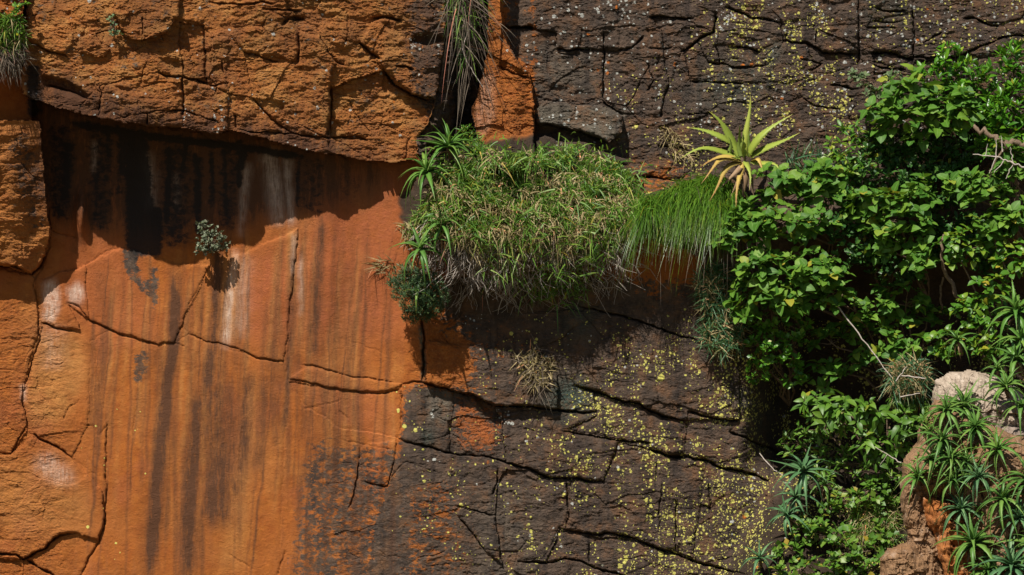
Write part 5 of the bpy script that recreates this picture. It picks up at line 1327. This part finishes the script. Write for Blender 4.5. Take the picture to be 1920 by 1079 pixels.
def aloe_mesh(pts, width, up, mat, teeth=0, fold=.25):
    V, F, T3, al, ac = aloe_leaf_geo(pts, width, up, teeth, fold)
    return mesh_from('leaf', V, [F, T3], mat, {'along': al, 'across': ac})

AL_GREEN = leaf_material('aloe_green', (0.060, 0.150, 0.026), (0.095, 0.205, 0.036), (0.145, 0.255, 0.045), .45, .12, tip=(.86, 1.15, (0.17, 0.20, 0.05)))
AL_BLUE = leaf_material('aloe_blue_green', (0.052, 0.135, 0.050), (0.080, 0.180, 0.068), (0.120, 0.225, 0.085), .5, .08, tip=(.9, 1.2, (0.20, 0.12, 0.05)))
AL_LIME = leaf_material('aloe_lime', (0.070, 0.180, 0.026), (0.105, 0.225, 0.034), (0.16, 0.27, 0.045), .45, .15, tip=(.8, 1.15, (0.26, 0.24, 0.06)))
AL_YEL = leaf_material('aloe_yellow', (0.20, 0.27, 0.036), (0.28, 0.34, 0.050), (0.34, 0.38, 0.065), .5, .12, tip=(.82, 1.15, (0.42, 0.30, 0.07)))
AL_CORE = leaf_material('aloe_core', (0.17, 0.24, 0.045), (0.20, 0.27, 0.055), (0.24, 0.30, 0.06), .5, .1)
AL_OLD = leaf_material('aloe_orange_old', (0.36, 0.26, 0.06), (0.46, 0.33, 0.075), (0.52, 0.38, 0.09), .6, .12, tip=(.45, 1.0, (0.28, 0.13, 0.045)))

AL_DRY = leaf_material('aloe_dry', (0.16, 0.095, 0.05), (0.24, 0.15, 0.08), (0.32, 0.21, 0.12), .8, .1)
# leaves of four degrees of arching, shared by every aloe of a colour
def arch(k, n=7):
    t = np.linspace(0, 1, n)
    return np.stack([t * (1 - .22 * k * t), 0 * t, .22 * k * t - .85 * k * t ** 2.2], -1)
ARCH = (.15, .50, .90, 1.25)
_aloe_meshes = {}
def aloe_shared(mat, i, wide):
    k = (mat.name, i, wide)
    if k not in _aloe_meshes:
        _aloe_meshes[k] = aloe_mesh(arch(ARCH[i]), wide, (0, 0, 1), mat, teeth=7, fold=.35)
    return _aloe_meshes[k]

def aloe(px, py, h, r_px, n, mat, label, axis=(0, -.55, .85), wide=.112, droop=0, seed=0, stem=None, group='green aloes on rock', hide_back=True, spread=1.0):
    rng = np.random.default_rng(3000 + seed)
    c = np.array(P(px, py, h)); root = thing('aloe', c, label, 'aloe', group)
    ax = unit(axis); p1 = unit(np.cross(ax, (.9, .1, .3))); p2 = np.cross(ax, p1)
    a0 = rng.random() * 6.28
    for j in range(n):
        f = (j + .5) / n                                   # 0 heart .. 1 outermost
        th = math.radians((14 + 88 * f ** .8) * spread + rng.normal(0, 6)); an = a0 + j * 2.3999 + rng.normal(0, .12)
        d = unit(ax * math.cos(th) + (p1 * math.cos(an) + p2 * math.sin(an)) * math.sin(th))
        dd, b, nn = frame(d, ax * .8 + UP * .5)
        i = int(np.clip(round(f * 2.6 + droop + rng.normal(0, .5)), 0, 3))
        s = r_px * S * (0.62 + .5 * min(1, f * 1.5)) * rng.uniform(.85, 1.1)
        ob = link('leaf', aloe_shared(mat, i, wide), root)
        o = dd * r_px * S * .03 - ax * f * r_px * S * .12
        ob.matrix_basis = Matrix(((dd[0] * s, b[0] * s, nn[0] * s, o[0]), (dd[1] * s, b[1] * s, nn[1] * s, o[1]), (dd[2] * s, b[2] * s, nn[2] * s, o[2]), (0, 0, 0, 1)))
    for j in range(int(rng.integers(2, 6))):                # dry skirt under the rosette
        an = rng.random() * 6.28; d = unit(-ax * .5 + (p1 * math.cos(an) + p2 * math.sin(an)) + OUT * .3); dd, b, nn = frame(d, ax)
        s = r_px * S * rng.uniform(.45, .75); o = -ax * r_px * S * rng.uniform(.12, .25)
        ob = link('dry_leaf', aloe_shared(AL_DRY, 3, .10), root)
        ob.matrix_basis = Matrix(((dd[0] * s, b[0] * s, nn[0] * s, o[0]), (dd[1] * s, b[1] * s, nn[1] * s, o[1]), (dd[2] * s, b[2] * s, nn[2] * s, o[2]), (0, 0, 0, 1)))
    if stem:
        e = np.array(P(*stem)); tb = Tubes(); tb.add(wander(e, c - ax * .02, 5, -.02, .008, rng), r_px * S * .07, r_px * S * .06, 6)
        link('stem', tb.mesh('stem', BARK, c), root)
    return root

def yellow_aloe():
    c = np.array(P(1393, 294, .14))
    root = thing('aloe', c, 'large yellow green aloe with pointed leaves standing alone against the dark cliff', 'aloe')
    H0 = .14
    # tip px, tip depth, base px, width px, bow up (m), material
    rows = [((1407, 178), .18, (1397, 292), 17, .02, AL_YEL), ((1329, 209), .20, (1385, 292), 22, .05, AL_YEL), ((1290, 240), .24, (1372, 270), 20, .02, AL_YEL), ((1487, 214), .22, (1403, 292), 22, .05, AL_YEL), ((1500, 249), .34, (1408, 294), 22, .04, AL_YEL),
            ((1276, 298), .38, (1388, 297), 20, .08, AL_YEL), ((1312, 314), .52, (1386, 300), 16, .05, AL_OLD), ((1314, 346), .58, (1389, 302), 17, .05, AL_OLD), ((1330, 378), .62, (1388, 305), 17, .04, AL_OLD),
            ((1380, 402), .52, (1391, 305), 15, .05, AL_OLD), ((1405, 358), .50, (1399, 304), 15, .05, AL_YEL), ((1466, 328), .42, (1408, 302), 18, .05, AL_YEL), ((1440, 342), .40, (1410, 302), 14, .05, AL_OLD),
            ((1386, 234), .30, (1390, 293), 17, .0, AL_CORE), ((1392, 246), .36, (1396, 294), 18, .0, AL_CORE), ((1409, 240), .24, (1401, 292), 12, .0, AL_CORE), ((1365, 256), .26, (1384, 293), 16, .0, AL_CORE), ((1413, 250), .20, (1404, 294), 12, .01, AL_CORE)]
    for tip, th, bs, w, bow, mat in rows:
        p0 = np.array(P(bs[0], bs[1], H0 + .02)); p1 = np.array(P(tip[0], tip[1], th))
        t = np.linspace(0, 1, 9)[:, None]
        pts = p0 * (1 - t) + p1 * t
        pts = pts + np.array((0, -.35, 1)) * bow * 1.4 * np.sin(np.pi * t) + RNG.normal(0, .022, 3) * np.sin(np.pi * t) + RNG.normal(0, .012, 3) * np.sin(2 * np.pi * t)
        link('leaf', aloe_mesh(pts - c, w * S * .70, (0, -.75, .66), mat, 9, .30), root)
    for tip, th, w in (((1372, 372), .36, 11), ((1398, 380), .34, 12), ((1420, 368), .3, 10), ((1352, 352), .4, 9)):
        p0 = np.array(P(1391, 312, H0)); p1 = np.array(P(*tip, th)); q = np.linspace(0, 1, 7)[:, None]
        link('dry_leaf', aloe_mesh(p0 * (1 - q) + p1 * q + np.array((.02, -.06, .02)) * np.sin(np.pi * q * 1.5) - c, w * S, (.3, -.75, .5), AL_DRY, 0, .5), root)
    tb = Tubes(); tb.add(wander(P(1388, 400, .0), c, 5, 0, .006), .035, .03, 8)
    link('stem', tb.mesh('stem', BARK, c), root)
yellow_aloe()

A_SEAM = 'aloes on the seam beside the ledge grass'
aloe(842, 270, .46, 72, 22, AL_LIME, 'upper lime green aloe at the foot of the dark cleft', seed=1, stem=(850, 310, .1), group=A_SEAM, axis=(.1, -.4, .9))
aloe(800, 318, .50, 72, 22, AL_LIME, 'lime green aloe just under the overhang lip, left arm over the shaded wall'.replace('left arm', 'one arm'), seed=2, stem=(815, 350, .15), group=A_SEAM, axis=(-.25, -.5, .85), droop=.3)
aloe(830, 418, .64, 68, 15, AL_GREEN, 'green drooping aloe among the dry grass above the round bush', seed=3, stem=(850, 425, .2), group=A_SEAM, droop=.8, axis=(0, -.6, .7))
aloe(788, 464, .62, 70, 13, AL_GREEN, 'long-armed green aloe hanging directly over the round dark bush', seed=4, stem=(812, 455, .2), group=A_SEAM, droop=.9, axis=(-.1, -.65, .6))
aloe(782, 545, .50, 36, 7, AL_LIME, 'tiny lime aloe growing out of the round dark bush', seed=5, stem=(785, 560, .3), group=A_SEAM)

A_BANK = 'blue green aloes on the bank'
aloe(1506, 880, .72, 72, 20, AL_BLUE, 'largest blue green aloe on the bank edge beside the lichened rock', seed=10, stem=(1520, 930, .2), group=A_BANK, axis=(-.1, -.55, .8), droop=.2)
aloe(1490, 930, .74, 58, 14, AL_BLUE, 'blue green aloe tucked directly beneath the largest bank aloe', seed=11, stem=(1510, 960, .3), group=A_BANK, axis=(-.3, -.6, .5), droop=.5)
aloe(1474, 964, .80, 56, 14, AL_BLUE, 'lowest blue green aloe of the three stacked on the bank edge', seed=12, stem=(1500, 985, .4), group=A_BANK, axis=(-.35, -.6, .5), droop=.5)
aloe(1545, 905, .70, 48, 10, AL_GREEN, 'sparse green aloe between the largest bank aloe and the leafy shrubs', seed=13, stem=(1545, 930, .4), group=A_BANK, droop=.8)
aloe(1424, 1044, .95, 50, 14, AL_BLUE, 'lone blue green rosette aloe at the bottom edge of the lichened rock', seed=14, stem=(1430, 1075, .5), group=A_BANK, axis=(0, -.5, .85))

A_TOP = 'aloes on the brown rock pillar'
rows = [(1762, 758, 1.42, 62, 15, AL_GREEN, 'upper aloe of the pillar, nearest the tree-shaded heap of dead grass'), (1795, 750, 1.46, 60, 14, AL_GREEN, 'aloe with one tall leaf standing before the pale boulder'),
        (1818, 790, 1.56, 58, 16, AL_LIME, 'bright lime aloe below the pale boulder with leaves all round'), (1730, 800, 1.46, 40, 10, AL_LIME, 'small lime aloe on the outer shoulder of the pillar'),
        (1708, 884, 1.62, 64, 14, AL_LIME, 'aloe spreading over the sheer outer edge of the pillar'), (1735, 850, 1.58, 54, 15, AL_GREEN, 'aloe in the thick of the pillar clump, above the edge one'),
        (1772, 850, 1.64, 56, 15, AL_GREEN, 'aloe at the centre of the pillar clump'), (1755, 815, 1.56, 50, 14, AL_GREEN, 'aloe behind the centre of the pillar clump'),
        (1858, 832, 1.66, 62, 11, AL_LIME, 'aloe with long outstretched leaves beside the small grey slab'), (1800, 858, 1.64, 46, 13, AL_GREEN, 'compact aloe between the clump centre and the grey slab'),
        (1822, 884, 1.70, 54, 14, AL_BLUE, 'blue tinged aloe above the rusty hollow'), (1772, 890, 1.66, 42, 12, AL_GREEN, 'short aloe right at the upper lip of the rusty hollow'),
        (1790, 945, 1.72, 66, 15, AL_BLUE, 'blue tinged aloe hanging in front of the rusty hollow'), (1812, 1005, 1.80, 72, 18, AL_GREEN, 'biggest drooping aloe low on the pillar, over the rusty face'),
        (1868, 925, 1.76, 66, 17, AL_GREEN, 'dense aloe on the outer flank beside the fine weed'), (1915, 890, 1.72, 60, 14, AL_GREEN, 'aloe at the picture edge level with the fine weed'),
        (1900, 960, 1.78, 64, 16, AL_BLUE, 'blue tinged aloe at the picture edge under the fine weed'), (1885, 1050, 1.86, 72, 16, AL_BLUE, 'lowest blue tinged aloe in the bottom corner'),
        (1840, 1060, 1.84, 60, 13, AL_GREEN, 'drooping aloe between the biggest low aloe and the corner one'), (1925, 1010, 1.84, 60, 14, AL_GREEN, 'aloe half out of the picture above the corner aloe')]
for k, (x, y, h, r, n, m, lab) in enumerate(rows):
    h = front_h(x + 4, y + 14) + .16
    r *= (.95, 1.18, 1.02, 1.25)[k % 4] if x > 1745 else .9; x += 12; y += 8
    aloe(x, y, h, r, n + (9 if x > 1757 else 3), m, lab, seed=30 + k, stem=(x + 8, y + 34, h - .35), group=A_TOP, droop=.35 if k % 3 else .75, axis=(RNG.normal(0, .3), -.55, RNG.uniform(.5, .9)))

A_EDGE = 'long-leaved aloes at the edge above the boulder'
rows = [(1886, 722, 1.40, 60, 15, AL_GREEN, 'aloe resting on the top of the pale boulder'), (1915, 760, 1.45, 54, 13, AL_GREEN, 'aloe at the picture edge on the flank of the pale boulder'),
        (1905, 580, 1.05, 84, 16, AL_LIME, 'long-leaved lime aloe at the picture edge above all other aloes'), (1915, 635, 1.12, 80, 15, AL_LIME, 'long-leaved aloe in the middle of the edge cluster'),
        (1905, 670, 1.2, 70, 14, AL_GREEN, 'long-leaved aloe at the bottom of the edge cluster'), (1795, 635, .98, 46, 11, AL_GREEN, 'small aloe under the vine on the way to the hollow'), (1870, 690, 1.2, 44, 11, AL_GREEN, 'small aloe in the grass just behind the pale boulder')]
for k, (x, y, h, r, n, m, lab) in enumerate(rows):
    h = max(h, front_h(x + 4, y + 14) + .14)
    aloe(x, y, h, r, n + 1, m, lab, seed=60 + k, stem=(x + 8, y + 30, h - .35), group=A_EDGE, droop=.6, axis=(-.25, -.55, .8), wide=.13)

# ------------------------------------------------------------------ bare wood
def branch_thing(name, label, mat, lines, base, cat='branch', group=None):
    c = np.array(P(*base)); root = thing(name, c, label, cat, group)
    rng = np.random.default_rng(abs(hash(label)) % 1000 if False else len(label) * 37)
    for k, (pts, r0, r1) in enumerate(lines):
        q = np.array([P(*p) for p in pts]); t = np.linspace(0, 1, len(q)); u = np.linspace(0, 1, len(q) * 4)
        fine = np.stack([np.interp(u, t, q[:, i]) for i in range(3)], -1); fine[1:-1] += rng.normal(0, r0 * .5, (len(u) - 2, 3))
        tb = Tubes(); tb.add(fine, r0, r1, 7 if r0 > .015 else 5)
        link('limb' if k == 0 else 'twig', tb.mesh('limb', mat, c), root)
    return root
branch_thing('bare_branch', 'bare brown limb crossing in front of the glossy trees', BARK,
             [([(1925, 268, .80), (1895, 272, .82), (1875, 268, .8), (1850, 250, .72), (1825, 238, .62), (1802, 218, .5)], .030, .018), ([(1888, 275, .8), (1868, 300, .82), (1858, 320, .8), (1855, 345, .75)], .012, .005)], (1925, 268, .8))
branch_thing('dead_twig', 'spiky pale dead twig below the bare brown limb', DEADB,
             [([(1930, 318, .95), (1895, 305, .97), (1870, 294, .97), (1824, 290, .95)], .010, .004), ([(1868, 295, .97), (1855, 325, .98)], .006, .003), ([(1882, 302, .97), (1864, 324, .99)], .006, .003), ([(1900, 306, .97), (1894, 276, .98)], .006, .003),
              ([(1900, 306, .97), (1886, 336, .98)], .006, .003), ([(1868, 294, .97), (1868, 262, .96)], .006, .003), ([(1848, 292, .96), (1852, 270, .96)], .005, .002), ([(1880, 285, .97), (1877, 255, .96)], .006, .003)], (1930, 318, .95), group='dead twigs')
branch_thing('dead_twig', 'long straight grey stalk slanting through the shaded vine', DEADB, [([(1566, 568, .62), (1610, 625, .66), (1650, 680, .7), (1672, 708, .72)], .008, .005)], (1672, 708, .72), group='dead twigs')
branch_thing('dead_twig', 'pale dead stick lying among the low pillar aloes', DEADB, [([(1845, 1008, 1.95), (1880, 995, 1.97), (1915, 980, 1.98)], .014, .011)], (1845, 1008, 1.95), group='dead twigs')
branch_thing('dead_twig', 'thin pale stalk leaning over the largest bank aloe', DEADB, [([(1424, 850, .55), (1450, 880, .62), (1468, 892, .68)], .006, .004)], (1468, 892, .68), group='dead twigs')
branch_thing('dead_twig', 'forked grey twig beside the outer edge of the pillar', DEADB, [([(1690, 868, .95), (1660, 850, .9), (1640, 838, .88)], .006, .003), ([(1665, 852, .92), (1650, 872, .92)], .004, .002)], (1690, 868, .95), group='dead twigs')
branch_thing('dead_twig', 'bleached sticks lying on the dead grass heap', DEADB, [([(1690, 705, .85), (1735, 710, .86)], .008, .006), ([(1680, 715, .85), (1700, 688, .86)], .006, .004), ([(1688, 745, .85), (1725, 738, .88)], .006, .004)], (1690, 705, .85), group='dead twigs')
branch_thing('bare_branch', 'dark twisted stem in the mouth of the shaded hollow', BARK, [([(1800, 560, .55), (1775, 520, .6), (1762, 480, .62), (1770, 440, .6)], .022, .012), ([(1768, 520, .3), (1764, 545, .28), (1766, 580, .2)], .012, .01), ([(1880, 545, .8), (1888, 510, .82), (1870, 470, .8), (1858, 420, .78)], .010, .006)], (1800, 560, .55))
branch_thing('dead_twig', 'white dry stem dangling in the cleft beneath the hanging grass', DEADB, [([(882, 50, .2), (866, 90, .22), (878, 120, .22), (905, 163, .2)], .006, .004)], (882, 50, .2), group='dead twigs')
branch_thing('dead_twig', 'bare curved stem beside the drooping aloe at the seam', DEADB, [([(775, 450, .45), (778, 432, .5), (800, 414, .5)], .007, .005)], (775, 450, .45), group='dead twigs')
